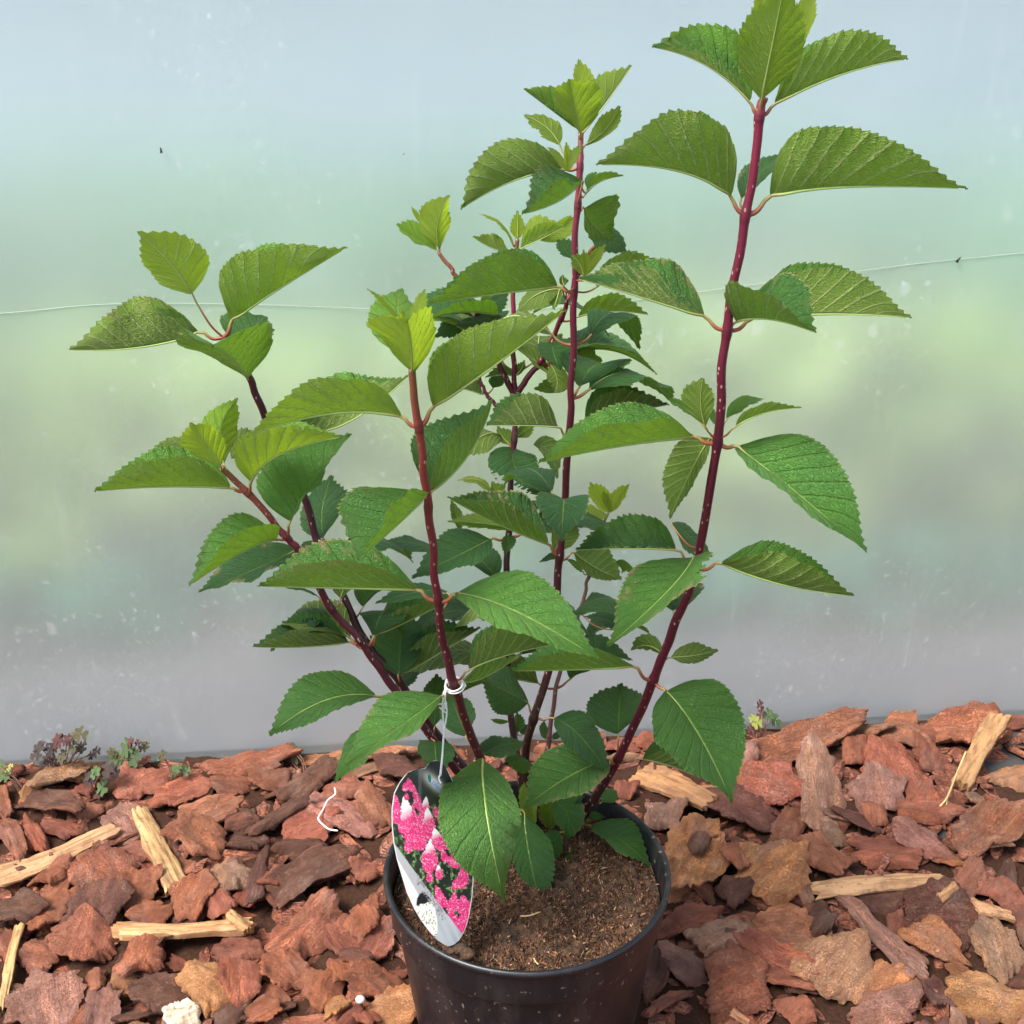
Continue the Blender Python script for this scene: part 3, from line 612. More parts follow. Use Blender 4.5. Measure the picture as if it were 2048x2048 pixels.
# ---- stem S3 (left, lower cluster)
leaf(0, (1250, 1480), (1235, 1450), (1220, 1260), (1315, 1090), (1122, 1220), (1308, 1250), 't', 'ff', .0, .02, 1.7, .36)
leaf(0, (1240, 1490), (1215, 1470), (1140, 1350), (1050, 1228), (1000, 1330), (1245, 1330), 'u', 'ff', -.015, -.03, 1.9, .5)
leaf(0, (1250, 1480), (1150, 1440), (980, 1400), (798, 1422), (960, 1315), (980, 1350), 'u', 'nf', .03, .03, .5, .32, pet=False)
leaf(0, (1350, 1620), (1265, 1585), (900, 1580), (518, 1608), (900, 1460), (990, 1398), 'u', 'nf', -.005, -.03, .9, .32)
leaf(0, (1380, 1610), (1385, 1550), (1550, 1400), (1902, 1305), (1420, 1300), (1460, 1300), 'u', 'nf', -.005, -.03, 1.4, .36)
leaf(0, (1260, 1480), (1275, 1425), (1340, 1330), (1410, 1300), (1320, 1255), (1390, 1400), 'u', 'nf', .03, .03, .2, .36, pet=False)
leaf(5, (635, 885), (635, 800), (765, 580), (975, 322), (497, 520), (790, 560), 't', 'fn', .005, .03, .5, .36)
leaf(5, (620, 905), (560, 905), (380, 970), (75, 1165), (420, 880), (200, 830), 'u', 'nf', .005, -.035, .6, .36)
leaf(5, (790, 930), (670, 965), (400, 1090), (128, 1198), (330, 965), (420, 1120), 't', 'fn', .05, .03, .1, .28, stemname='S4')
leaf(5, (850, 1295), (780, 1215), (640, 1170), (450, 1165), (620, 1160), (690, 1195), 't', 'fn', .025, .03, .2, .28)
leaf(5, (885, 1280), (917, 1235), (935, 1180), (990, 1090), (865, 1150), (990, 1170), 'u', 'nn', .03, .05, .4, .4)
leaf(5, (1000, 1490), (952, 1476), (690, 1500), (425, 1500), (700, 1440), (740, 1312), 'u', 'nf', .03, .02, .15, .32, hole=(.38, .5, .16))
leaf(8, (905, 470), (800, 455), (470, 490), (120, 714), (460, 285), (440, 600), 't', 'fn', .015, -.03, .35, .30)
# ---- stem S4 (left, upper cluster)
leaf(0, (1240, 765), (1055, 515), (940, 350), (755, 172), (800, 400), (1135, 300), 'u', 'ff', .045, .03, 1.4, .42)
leaf(0, (1250, 755), (1290, 660), (1520, 500), (1920, 258), (1330, 330), (1390, 330), 'u', 'nf', .05, .04, 1.1, .36)
leaf(0, (1225, 770), (1090, 735), (760, 812), (375, 826), (790, 562), (960, 560), 'u', 'nf', .05, .03, .8, .36)
leaf(0, (1375, 985), (1300, 800), (1380, 720), (1470, 640), (1200, 660), (1540, 720), 't', 'ff', .08, .10, .3, .42, pet=False)
leaf(0, (1375, 985), (1365, 985), (1270, 860), (1170, 810), (1030, 775), (1535, 715), 'u', 'ff', .055, -.005, .5, .55)
leaf(5, (820, 920), (820, 895), (812, 740), (865, 550), (680, 780), (945, 650), 't', 'ff', .075, .12, .05, .33)
leaf(5, (800, 925), (800, 930), (740, 950), (690, 950), (745, 910), (750, 965), 't', 'fn', .08, .07, .1, .4)
# ---- stem S5 (tall centre)
leaf(4, (1400, 760), (1420, 600), (1400, 380), (1380, 145), (1340, 290), (1508, 300), 'u', 'ff', .04, .055, 1.9, .3, pet=False)
leaf(4, (1390, 760), (1370, 690), (1180, 545), (950, 377), (1130, 345), (1220, 360), 'u', 'nf', .03, .025, 1.3, .36)
leaf(4, (1400, 760), (1420, 700), (1600, 470), (1795, 193), (1520, 300), (1500, 350), 'u', 'nf', .03, .04, 1.5, .32)
leaf(4, (1390, 780), (1390, 722), (1350, 520), (1310, 300), (1195, 400), (1530, 410), 'u', 'ff', .025, -.005, 1.2, .42)
leaf(4, (1330, 960), (1225, 810), (1130, 680), (955, 580), (1200, 640), (1050, 720), 'u', 'fn', .035, .04, 1.3, .32, hole=(.5, .95, .32))
leaf(4, (1410, 960), (1440, 815), (1600, 680), (1700, 505), (1540, 600), (1700, 640), 'u', 'fn', .035, .045, 1.3, .30)
leaf(4, (1370, 985), (1240, 995), (860, 1090), (465, 1312), (760, 830), (960, 755), 'u', 'nf', .026, .0, .85, .36)
leaf(4, None, (1300, 1010), (1220, 900), (1140, 830), (1200, 840), (1190, 930), 'u', 'fn', .02, .02, 1.5, .3, pet=False)
leaf(4, None, (1300, 1010), (1290, 900), (1285, 788), (1265, 890), (1325, 890), 'u', 'nn', .015, .015, 2.0, .25, pet=False)
leaf(4, None, (1310, 1010), (1340, 900), (1408, 820), (1310, 870), (1370, 920), 'u', 'fn', .012, .01, 1.4, .28, pet=False)
leaf(4, (1365, 1275), (1398, 1090), (1220, 1245), (940, 1345), (1230, 1140), (1010, 1030), 'u', 'nf', .01, -.02, .35, .42, hole=(.12, -.9, .4))
leaf(4, (1400, 1180), (1445, 1170), (1560, 1085), (1730, 1050), (1560, 1030), (1580, 1080), 'u', 'nf', .05, .06, .7, .28)
leaf(4, (1400, 1100), (1450, 1150), (1470, 1080), (1520, 1020), (1440, 1050), (1510, 1090), 't', 'ff', .05, .06, .8, .3)
leaf(4, (1390, 1290), (1420, 1310), (1490, 1430), (1640, 1550), (1660, 1180), (1410, 1460), 'u', 'fn', .04, .06, .4, .42)
leaf(4, (1390, 1400), (1470, 1510), (1620, 1540), (1760, 1662), (1690, 1470), (1520, 1620), 't', 'fn', .065, .065, .2, .38, dry=.6)
leaf(4, (1350, 1700), (1335, 1690), (1270, 1620), (1213, 1543), (1340, 1570), (1240, 1660), 't', 'fn', .07, .08, .15, .34)
leaf(4, (1370, 1850), (1425, 1830), (1390, 1730), (1322, 1660), (1440, 1700), (1330, 1750), 'u', 'nf', .01, .01, 1.2, .34)
leaf(4, (1380, 1850), (1430, 1830), (1490, 1700), (1592, 1578), (1470, 1640), (1560, 1680), 'u', 'ff', .012, .02, 1.7, .24, pet=False)
leaf(4, None, (1430, 1830), (1425, 1720), (1415, 1620), (1400, 1720), (1470, 1720), 'u', 'nn', .005, .01, 1.9, .25, pet=False)
leaf(4, (1300, 1910), (1270, 1900), (1255, 1860), (1260, 1815), (1230, 1860), (1300, 1870), 'u', 'nn', .0, .0, .5, .4)
leaf(2, (1490, 790), (1415, 750), (1060, 795), (690, 852), (1080, 612), (1190, 543), 'u', 'nf', .02, -.005, .5, .34)
leaf(2, (1530, 790), (1640, 750), (1800, 650), (1960, 605), (1760, 580), (1820, 620), 'u', 'nf', .03, .04, .8, .3)
leaf(2, (1455, 965), (1540, 915), (1720, 890), (1922, 910), (1680, 803), (1720, 830), 'u', 'nf', .105, .10, .9, .30)
leaf(2, (1480, 800), (1440, 772), (1310, 800), (1195, 902), (1270, 760), (1340, 870), 'u', 'fn', .06, .06, .8, .36)
leaf(2, (1480, 800), (1435, 770), (1420, 820), (1400, 882), (1370, 800), (1445, 830), 'u', 'nn', .06, .05, .9, .36)
leaf(6, (910, 395), (850, 330), (640, 322), (392, 325), (760, 115), (500, 140), 'u', 'nf', .025, .005, .35, .42)
leaf(6, (950, 390), (1040, 310), (1290, 245), (1575, 190), (1230, 130), (1110, 65), 'u', 'nf', .045, .06, .3, .36)
leaf(6, (850, 1160), (785, 1080), (480, 960), (140, 785), (520, 890), (560, 785), 'u', 'nf', .045, .02, .2, .34)
leaf(6, (890, 1180), (960, 1150), (1110, 1250), (1272, 1318), (1160, 1110), (960, 1230), 'u', 'fn', .06, .09, .55, .42)
leaf(6, (880, 1180), (850, 1180), (800, 1180), (735, 1207), (800, 1150), (790, 1200), 't', 'fn', .05, .06, .2, .32)
leaf(6, (880, 1100), (830, 1140), (900, 1040), (980, 960), (850, 960), (980, 1080), 'u', 'nn', .07, .09, .5, .4)
leaf(1, (500, 545), (458, 462), (340, 395), (190, 335), (400, 280), (240, 505), 't', 'fn', .055, .02, .1, .46)
leaf(1, (520, 552), (625, 555), (780, 670), (950, 900), (800, 515), (660, 680), 't', 'fn', .055, .03, .15, .33)
# ---- stem S6 (back centre) and its side shoots
leaf(2, None, (1200, 490), (1202, 420), (1200, 333), (1163, 415), (1242, 415), 'u', 'ff', .125, .125, 2.2, .27)
leaf(2, (1195, 520), (1175, 530), (1110, 410), (986, 352), (1080, 365), (1130, 450), 'u', 'fn', .125, .12, 2.0, .24)
leaf(2, (1195, 540), (1150, 560), (1060, 540), (950, 477), (1060, 455), (1080, 480), 'u', 'nf', .115, .11, 1.5, .34)
leaf(2, (1200, 540), (1220, 540), (1330, 490), (1465, 420), (1300, 372), (1330, 390), 'u', 'nf', .12, .12, 1.7, .36)
leaf(2, (1200, 540), (1330, 500), (1430, 430), (1520, 370), (1470, 365), (1500, 470), 'u', 'fn', .13, .14, 1.5, .3, pet=False)
leaf(2, (765, 565), (755, 550), (640, 480), (530, 408), (620, 382), (650, 510), 't', 'fn', .125, .135, 1.4, .36)
leaf(2, (770, 565), (772, 545), (760, 400), (830, 250), (650, 400), (835, 400), 'u', 'ff', .12, .10, 1.7, .36)
leaf(2, None, (665, 410), (640, 360), (614, 313), (625, 350), (662, 360), 'u', 'ff', .125, .125, 2.2, .22, pet=False)
leaf(2, (970, 890), (955, 918), (850, 865), (715, 872), (800, 828), (850, 905), 't', 'fn', .12, .11, .05, .3)
leaf(2, (980, 890), (1000, 912), (1070, 850), (1150, 790), (1050, 810), (1140, 870), 't', 'fn', .13, .14, .05, .36)
leaf(2, (990, 930), (1150, 892), (1000, 935), (850, 968), (980, 900), (1000, 985), 't', 'fn', .12, .10, .1, .30, pet=False)
leaf(2, (980, 930), (935, 945), (840, 970), (745, 1035), (820, 930), (860, 1030), 't', 'fn', .135, .13, .1, .34)
leaf(2, (985, 880), (990, 880), (1020, 840), (1050, 805), (1000, 820), (1050, 850), 'u', 'nn', .13, .14, .6, .36)
leaf(2, (1400, 1040), (1388, 1062), (1405, 1140), (1435, 1218), (1283, 1050), (1492, 1060), 't', 'nn', .11, .085, .15, .55)
leaf(2, (1380, 1100), (1375, 1245), (1290, 1160), (1188, 1090), (1290, 1085), (1300, 1200), 'u', 'fn', .12, .12, .6, .34)
leaf(2, (1440, 960), (1480, 1235), (1570, 1200), (1672, 1165), (1560, 1060), (1580, 1230), 'u', 'fn', .115, .12, .8, .36, pet=False)
leaf(2, (1330, 1170), (1380, 1180), (1420, 1270), (1400, 1340), (1360, 1260), (1480, 1270), 'u', 'nn', .12, .11, .8, .4)
leaf(2, (1280, 1250), (1490, 1310), (1390, 1320), (1290, 1320), (1380, 1262), (1400, 1345), 'u', 'fn', .13, .13, .4, .32, pet=False)
leaf(2, (1010, 1340), (1005, 1350), (950, 1330), (868, 1312), (945, 1252), (950, 1300), 'u', 'nf', .13, .13, .5, .4)
leaf(2, (1185, 1250), (1175, 1245), (1110, 1240), (1020, 1258), (1110, 1195), (1110, 1240), 'u', 'nf', .125, .125, .4, .34)
leaf(2, (1185, 1250), (1185, 1245), (1220, 1210), (1240, 1160), (1190, 1190), (1245, 1210), 'u', 'nf', .125, .125, .4, .34)
leaf(2, (1060, 1330), (1065, 1312), (1090, 1270), (1130, 1245), (1050, 1260), (1120, 1300), 't', 'ff', .13, .14, .15, .4)
leaf(6, (570, 465), (575, 472), (610, 640), (845, 798), (392, 560), (680, 560), 't', 'nn', .12, .085, .1, .42, curl=.25, hole=(.66, .95, .5))
leaf(6, (560, 470), (515, 410), (380, 390), (213, 548), (320, 345), (370, 500), 'u', 'fn', .13, .11, .5, .38)
leaf(6, (560, 460), (550, 448), (500, 400), (465, 328), (460, 400), (555, 370), 'u', 'nn', .125, .13, .8, .36)
leaf(6, (575, 440), (590, 402), (640, 360), (705, 325), (600, 335), (670, 390), 'u', 'nn', .125, .13, .7, .36)
leaf(6, (580, 460), (700, 448), (800, 500), (850, 672), (830, 410), (790, 560), 'u', 'fn', .135, .13, .25, .32, pet=False)
leaf(6, (520, 1050), (420, 1055), (220, 1160), (-90, 1310), (180, 990), (280, 1230), 't', 'fn', .105, .06, .15, .34)
leaf(5, (1835, 1000), (1480, 985), (1330, 930), (1160, 918), (1310, 893), (1330, 975), 't', 'fn', .10, .09, .1, .3, pet=False)
leaf(6, (540, 1000), (600, 1000), (400, 960), (142, 945), (300, 872), (350, 1000), 'u', 'nf', .10, .10, .75, .28, pet=False)
leaf(6, (545, 800), (440, 762), (340, 680), (206, 680), (320, 650), (350, 720), 'u', 'fn', .125, .125, 1.6, .28)
leaf(6, (545, 800), (490, 780), (450, 740), (430, 685), (420, 740), (520, 720), 'u', 'nn', .12, .12, 1.2, .45)
leaf(6, (545, 1010), (225, 1000), (200, 900), (168, 800), (170, 900), (240, 900), 'u', 'nn', .14, .14, .3, .3, pet=False)
leaf(6, (540, 1045), (540, 1030), (530, 1090), (512, 1155), (495, 1060), (590, 1060), 't', 'nn', .105, .10, .15, .45)
# ---- stem S7 (thin, back right)
leaf(6, (1190, 900), (1190, 885), (1110, 790), (1058, 690), (1160, 720), (1090, 820), 'u', 'ff', .15, .15, 2.1, .36, pet=False)
leaf(6, (1190, 900), (1195, 885), (1250, 790), (1318, 703), (1200, 770), (1290, 790), 'u', 'ff', .15, .15, 2.1, .32, pet=False)
leaf(6, None, (1190, 880), (1165, 800), (1150, 745), (1140, 800), (1190, 800), 'u', 'ff', .148, .15, 2.2, .22, pet=False)
leaf(6, (1180, 930), (1170, 900), (1050, 900), (920, 868), (1060, 845), (1040, 960), 'u', 'fn', .14, .13, 1.6, .34, pet=False)
leaf(6, (1070, 1280), (1215, 1215), (1290, 1200), (1367, 1285), (1280, 1188), (1270, 1270), 't', 'fn', .15, .15, 1.2, .32)
leaf(6, (1060, 1280), (1015, 1270), (960, 1210), (905, 1190), (960, 1195), (980, 1260), 'u', 'nf', .14, .13, .6, .3)
leaf(6, (1110, 1540), (1275, 1630), (1140, 1570), (1020, 1558), (1140, 1528), (1160, 1620), 't', 'fn', .09, .10, .1, .3)
leaf(6, (1560, 1800), (1530, 1795), (1430, 1740), (1325, 1775), (1390, 1660), (1430, 1790), 'u', 'nf', .06, .07, .3, .36)
leaf(1, (1300, 190), (1315, 195), (1440, 185), (1597, 150), (1440, 118), (1420, 245), 'u', 'fn', .05, .06, .55, .36, stemname='S1')
# ---- inner leaves on the shaded nodes at the heart of the shrub
ZN[99] = (0, 0, 1.0)
fr_rng = np.random.default_rng(21)
for nm, ny, azs in (('S5', 1250, (150, 20)), ('S5', 1010, (110, 250)), ('S6', 1250, (200, 340)), ('S6', 1330, (60, 170)), ('S6', 1180, (120, 300)), ('S6', 1073, (20, 80)), ('S7', 1290, (15, 100)), ('S7', 1380, (30, 170)), ('S4', 1240, (60, 200)), ('S4', 1140, (40, 330)), ('S6r', 735, (10, 80)), ('S6l', 680, (170, 120)), ('S6', 740, (40, 150)), ('S6', 640, (200, 20)), ('S5', 690, (60, 160)), ('S1', 1250, (100, 60)), ('S5', 800, (70, 30)), ('S3', 1300, (90, 150))):
    C_ = STEMS[nm][0]; nd = C_[np.argmin([abs(topx(c_)[1] - ny) for c_ in C_])]
    for az in azs:
        a_ = R(az + fr_rng.uniform(-18, 18)); h_ = np.array([math.cos(a_), math.sin(a_) * .8, 0]); L_ = fr_rng.uniform(.05, .085)
        p0 = nd + h_ * .016 + (0, 0, .006); pm = p0 + h_ * L_ * .5 + (0, 0, fr_rng.uniform(.004, .012)); p2 = p0 + h_ * L_ + (0, 0, fr_rng.uniform(-.03, .0))
        sd2 = np.array([-h_[1], h_[0], 0]); sd2 /= np.linalg.norm(sd2); up_ = np.array([0, 0, fr_rng.uniform(.2, .8)])
        m4 = p0 + (p2 - p0) * .4 + (0, 0, .008); ea, eb = m4 + (sd2 + up_) * L_ * .3, m4 + (-sd2 + up_) * L_ * .3
        if p2[1] > .30: continue
        tv = (p2 - p0) / np.linalg.norm(p2 - p0); see = 't' if np.cross(tv, ea - m4)[2] * (np.cross(tv, ea - m4) @ (CAM - m4)) > 0 else 'u'
        sg = ''.join('n' if (q_ - m4) @ (CAM - m4) > 0 else 'f' for q_ in (ea, eb))
        leaf(99, tuple(topx(nd)), tuple(topx(p0)), tuple(topx(pm)), tuple(topx(p2)), tuple(topx(ea)), tuple(topx(eb)), see, sg, p0[1], p2[1], fr_rng.uniform(.0, .4), .34, stemname=nm, ym=pm[1])
# ---- low leaves over the soil
leaf(1, (700, 1050), (612, 1045), (700, 1140), (682, 1288), (795, 1080), (620, 1150), 't', 'fn', .07, .055, .4, .34)
leaf(1, (790, 1180), (850, 1192), (1000, 1270), (1202, 1442), (1040, 1160), (930, 1310), 't', 'fn', .065, .03, .5, .32)
leaf(1, (760, 1190), (800, 1150), (860, 1120), (930, 1150), (880, 1100), (880, 1150), 't', 'fn', .08, .08, .7, .3)
leaf(1, (690, 1330), (715, 1345), (690, 1480), (600, 1622), (762, 1450), (605, 1480), 't', 'nn', .04, .02, .3, .34, curl=-.25)
leaf(1, (650, 1200), (655, 1235), (620, 1310), (630, 1455), (565, 1260), (665, 1330), 't', 'fn', .05, .04, .3, .3)
leaf(1, (500, 950), (480, 900), (490, 1050), (510, 1195), (410, 1050), (525, 1080), 'u', 'nn', .075, .06, 1.2, .34)
leaf(1, (560, 1000), (600, 1010), (600, 1120), (590, 1230), (530, 1120), (650, 1120), 'u', 'nn', .085, .08, 1.0, .34)
leaf(1, (880, 1020), (905, 1050), (950, 1010), (992, 985), (940, 965), (980, 1045), 't', 'fn', .085, .10, .5, .4)
leaf(1, (390, 640), (400, 640), (400, 580), (395, 518), (380, 580), (448, 570), 't', 'ff', .10, .11, .4, .4)
leaf(1, (580, 690), (570, 680), (555, 620), (560, 565), (530, 620), (585, 610), 't', 'ff', .10, .115, .3, .36)
leaf(1, (600, 690), (610, 680), (640, 650), (665, 622), (620, 645), (660, 660), 't', 'ff', .10, .11, .3, .36)
leaf(1, (430, 640), (425, 650), (450, 620), (490, 590), (425, 600), (480, 640), 't', 'ff', .10, .11, .05, .4)
leaf(1, (700, 1000), (680, 1060), (740, 1030), (800, 1020), (720, 1005), (760, 1060), 't', 'fn', .075, .07, .1, .4)
leaf(1, (350, 570), (352, 572), (300, 575), (240, 560), (300, 560), (300, 590), 't', 'fn', .10, .09, .6, .12, dry=1.0)

# ------------------------------------------------------------------ tag and string
tg = empty('plant_tag', at(905, 1885, -.088), 'oval printed plant tag with pink flower photo and grey stripe hanging from white string', 'tag')
A0, A1, A2 = at(*Z(12, (600, 90)), -.046), at(*Z(12, (720, 1790)), -.080), at(*Z(12, (200, 700)), -.064)
tn = np.cross(A1 - A0, A2 - A0); tn /= np.linalg.norm(tn)
if tn @ (CAM - A0) < 0: tn = -tn
def on_tag(x, y, off=0.):
    d = ray(*Z(12, (x, y))); Pq = CAM + d * (((A0 - CAM) @ tn) / (d @ tn))
    u = (x - 560) / 400.
    return Pq + tn * (off + .003 * (1 - u * u))
yl = np.array([85, 100, 130, 160, 163, 200, 300, 400, 550, 700, 840, 1000, 1300, 1450, 1550, 1650, 1720, 1765, 1790]); xl = np.array([590, 550, 520, 500, 420, 340, 265, 218, 198, 200, 213, 245, 335, 405, 465, 540, 605, 665, 720])
yr = np.array([85, 95, 140, 200, 300, 420, 600, 800, 1000, 1200, 1350, 1500, 1600, 1680, 1740, 1775, 1790]); xr = np.array([610, 635, 690, 722, 770, 815, 870, 918, 950, 952, 940, 915, 890, 855, 815, 770, 725])
NRw, NCw = 300, 120
ty = np.linspace(86, 1789, NRw); V = []; C = []
uu = np.linspace(0, 1, NCw)
tX = np.interp(ty, yl, xl)[:, None] * (1 - uu) + np.interp(ty, yr, xr)[:, None] * uu; tY = np.repeat(ty[:, None], NCw, 1)
lin = lambda c: (np.array(c) / 255.) ** 2.2
nz1, nz2, nz3 = vnoise(tX / 22, tY / 30, 4), vnoise(tX / 9, tY / 12, 5), vnoise(tX / 45, tY / 60, 6)
C = lin((38, 44, 38)) * (0.6 + nz3[..., None]); gm = (nz1 > .58) & (tY > 480); C = np.where(gm[..., None], lin((78, 110, 62)) * (.5 + nz2[..., None]), C)
gm = (nz1 * nz2 > .5) & (tY > 850); C = np.where(gm[..., None], lin((150, 175, 110)), C)
C = np.where((np.abs(tX - 455) < 14)[..., None] & (tY < 480)[..., None], lin((78, 84, 84)), C)
gl = np.exp(-((((tX - 585) * .72 + (tY - 285) * .7) / 130) ** 2 + ((-(tX - 585) * .7 + (tY - 285) * .72) / 52) ** 2) * 1.3)[..., None]; C = C * (1 - gl) + lin((235, 232, 220)) * gl
PAN = [(240, 540, 42, 130, -.05, 0), (365, 660, 72, 230, -.22, 1), (430, 720, 60, 180, -.2, 0), (500, 530, 38, 110, .12, 1), (535, 660, 50, 140, -.08, 1), (545, 960, 58, 150, .05, 1), (365, 310, 32, 60, -.3, 0), (425, 430, 28, 110, -.25, 0),
       (620, 810, 50, 100, -.3, 1), (700, 840, 45, 60, -.3, 0), (785, 985, 55, 85, .0, 0), (850, 1160, 48, 105, .1, 0), (610, 560, 28, 55, -.3, 0), (640, 620, 24, 45, -.3, 0), (290, 700, 30, 60, -.1, 0), (345, 870, 30, 60, -.2, 0), (630, 1110, 28, 65, -.1, 1),
       (545, 1150, 28, 50, 0, 0), (640, 1330, 40, 100, -.4, 0), (760, 1390, 42, 95, .2, 0), (860, 1420, 58, 90, -.1, 0), (905, 1480, 34, 90, .1, 0), (845, 1590, 60, 100, .1, 0), (760, 1530, 40, 80, -.4, 0), (320, 330, 22, 40, 0, 0), (400, 500, 16, 30, 0, 0), (335, 420, 20, 34, 0, 0), (680, 960, 28, 60, -.3, 0), (775, 1230, 24, 45, 0, 0)]
for (cx, cy, hw, hh, sl, wt) in PAN:
    hw *= 1.12; hh *= 1.05
    dy = (tY - cy) / hh; dx = (tX - cx - sl * (tY - cy) * -1.0) / hw
    prof_ = np.clip(.78 + .4 * dy, .3, 1) * np.sqrt(np.clip(1 - dy ** 2, 0, 1)) * 1.25
    m_ = (np.abs(dx) < prof_ * (.85 + .35 * nz2)) & (np.abs(dy) < 1)
    pk = lin((200, 22, 92)) * (1 - nz2[..., None]) + lin((244, 84, 150)) * nz2[..., None]; pk = np.where((vnoise(tX / 6, tY / 6, 14) > .8)[..., None], lin((255, 190, 215)), pk)
    if wt: wv_ = np.clip((-dy - .15) * 2.2 - (dx * .4), 0, 1)[..., None]; pk = pk * (1 - wv_) + lin((250, 246, 244)) * wv_
    C = np.where(m_[..., None], pk, C)
top_l = 840 + (tX - 213) * (1690 - 840) / (850 - 213.)           # upper edge of grey stripe
bot_l = 985 + (tX - 245) * (1560 - 985) / (590 - 245.) 
strip = tY > top_l; C = np.where(strip[..., None], lin((176, 176, 178)), C)
lower = tY > bot_l; C = np.where((lower & (tX < 640))[..., None], lin((228, 228, 228)), C)
fx, fy = (tX - 520) / 95., (tY - 1510) / 215.; rotx = fx - .42 * fy
fl_ = (np.abs(rotx) < .92 * np.sqrt(np.clip(1 - np.abs(fy) ** 2.2, 0, 1))) & (np.abs(fy) < 1) & strip & (tX < 615)
C = np.where(fl_[..., None], np.where((vnoise(tX / 11, tY / 13, 41) > .72)[..., None], lin((120, 125, 105)), lin((240, 240, 224))), C)
bk = fl_ & (tY < 1395 - (tX - 470) * .25 + 14 * nz1); C = np.where(bk[..., None], lin((32, 32, 32)), C)
bk = strip & (tX > 565) & (tX < 598) & (tY > 1560) & (tY > 1690 - 6 * nz2); C = np.where(bk[..., None], lin((40, 46, 44)), C)
band = strip & (tX >= 600) & (tY > 1500) & ~fl_; C = np.where(band[..., None], lin((182, 188, 192)) * (.75 + .35 * vnoise((tX + tY * -.45) / 40, tY / 300, 8)[..., None]), C)
# illegible small print along the stripe
al = (tX - 390) * .58 + (tY - 1110) * .815; ac = -(tX - 390) * .815 + (tY - 1110) * .58
for off, h_, l0, l1, sd0 in ((-12, 13, 20, 470, 3), (18, 18, 0, 520, 9)):
    g_ = (np.abs(ac - off) < h_) & (al > l0) & (al < l1) & (vnoise(al / 9, ac / 14, sd0) > .5) & (vnoise(al / 55, al * 0, sd0 + 2) > .22)
    C = np.where(g_[..., None], lin((138, 134, 141)), C)
C = np.where((((uu < .012) | (uu > .985))[None, :] & (tY > 150))[..., None], lin((225, 222, 220)), C)
lf = (np.abs((tX - 543) - (tY - 248) * .12) < 15 * np.sqrt(np.clip(1 - ((tY - 248) / 38) ** 2, 0, 1))) & (np.abs(tY - 248) < 38); C = np.where(lf[..., None], lin((20, 135, 115)), C)
Vt = np.array([[on_tag(tX[i, j], tY[i, j]) for j in range(NCw)] for i in range(NRw)])
F = [(i * NCw + j, (i + 1) * NCw + j, (i + 1) * NCw + j + 1, i * NCw + j + 1) for i in range(NRw - 1) for j in range(NCw - 1)]
mesh_obj('printed_face', local(tg, Vt.reshape(-1, 3)), F, M['print'], tg, cols=C.reshape(-1, 3) * .72)
ri = list(range(0, NRw, 6)); ring = [Vt[i, 0] for i in ri] + [Vt[-1, NCw // 2]] + [Vt[i, -1] for i in ri[::-1]]
rb = np.array(ring); fr_ = rb - tn * .00005; bk_ = rb - tn * .0006; n = len(rb)
mesh_obj('backing', local(tg, np.vstack([fr_, bk_])), [tuple(range(n, 2 * n))] + [(i, (i + 1) % n, n + (i + 1) % n, n + i) for i in range(n)], M['plast'], tg, smooth=False)
# logo lettering
cu = bpy.data.curves.new('lettering', 'FONT'); cu.body = 'plan'; cu.size = 1.0; cu.space_character = .95
tmp = bpy.data.objects.new('lettering', cu); COL.objects.link(tmp); dg = bpy.context.evaluated_depsgraph_get(); me = bpy.data.meshes.new_from_object(tmp.evaluated_get(dg)); bpy.data.objects.remove(tmp)
vv = np.array([v.co[:] for v in me.vertices]); ca, sa = math.cos(.86), math.sin(.86)
gx, gy = vv[:, 0] * 74, -vv[:, 1] * 74
pos = np.array([on_tag(560 + gx[i] * ca - gy[i] * sa * .75, 285 + gx[i] * sa + gy[i] * ca * 1.0, .0002) for i in range(len(vv))])
for i, v_ in enumerate(me.vertices): v_.co = Vector(local(tg, pos[i]))
me.materials.append(M['ink']); link(bpy.data.objects.new('lettering', me), tg)
# string: ring round the stem, knot, two strands to the hole, loose ends
def z14(p, Y): return at(*Z(14, p), Y)
sC = STEMS['S2'][0]; kk = np.argmin([np.hypot(*(topx(c_) - np.array([906, 1371]))) for c_ in sC]); sc0 = sC[kk]; sT = sC[kk + 1] - sC[kk - 1]; sT /= np.linalg.norm(sT)
e1 = np.cross(sT, [0, 1, 0]); e1 /= np.linalg.norm(e1); e2 = np.cross(sT, e1)
for k_, (rad_, off) in enumerate(((.0062, .0), (.0068, -.0013), (.0058, .0012))):
    an = np.linspace(0, 2 * math.pi, 33); P = sc0 + sT * off + rad_ * (np.cos(an)[:, None] * e1 + np.sin(an)[:, None] * e2) + sT * (np.sin(an * 1.0 + k_)[:, None] * .0012)
    v, f = tube(P, .0006, 6); mesh_obj('string_loop', local(tg, v), f, M['string'], tg)
Yk = sc0[1] - .006
for pts in ([(575, 300), (540, 380), (530, 470), (525, 540)], [(590, 300), (565, 400), (565, 480), (560, 540)], [(560, 545), (590, 620), (585, 760), (550, 950), (535, 1120), (520, 1400), (495, 1690)], [(535, 550), (525, 640), (535, 800), (545, 1000), (530, 1250), (505, 1500), (485, 1690)],
            [(530, 540), (440, 555), (340, 575), (240, 650)], [(525, 820), (490, 840), (445, 880)], [(570, 690), (520, 640), (470, 600)], [(490, 1690), (465, 1730), (480, 1790), (500, 1820)]):
    P = [z14(p, Yk - (.012 if p[1] > 1300 else .0) - .004 * (p[1] > 800)) for p in pts]
    v, f = tube(catmull(P, 8), .00062, 6); mesh_obj('string', local(tg, v), f, M['string'], tg)
kp = catmull([z14(p, Yk) for p in ((520, 560), (580, 530), (560, 600), (510, 540), (590, 590), (520, 610), (560, 530))], 8); kp[:, 1] += .0015 * np.sin(np.arange(len(kp)))
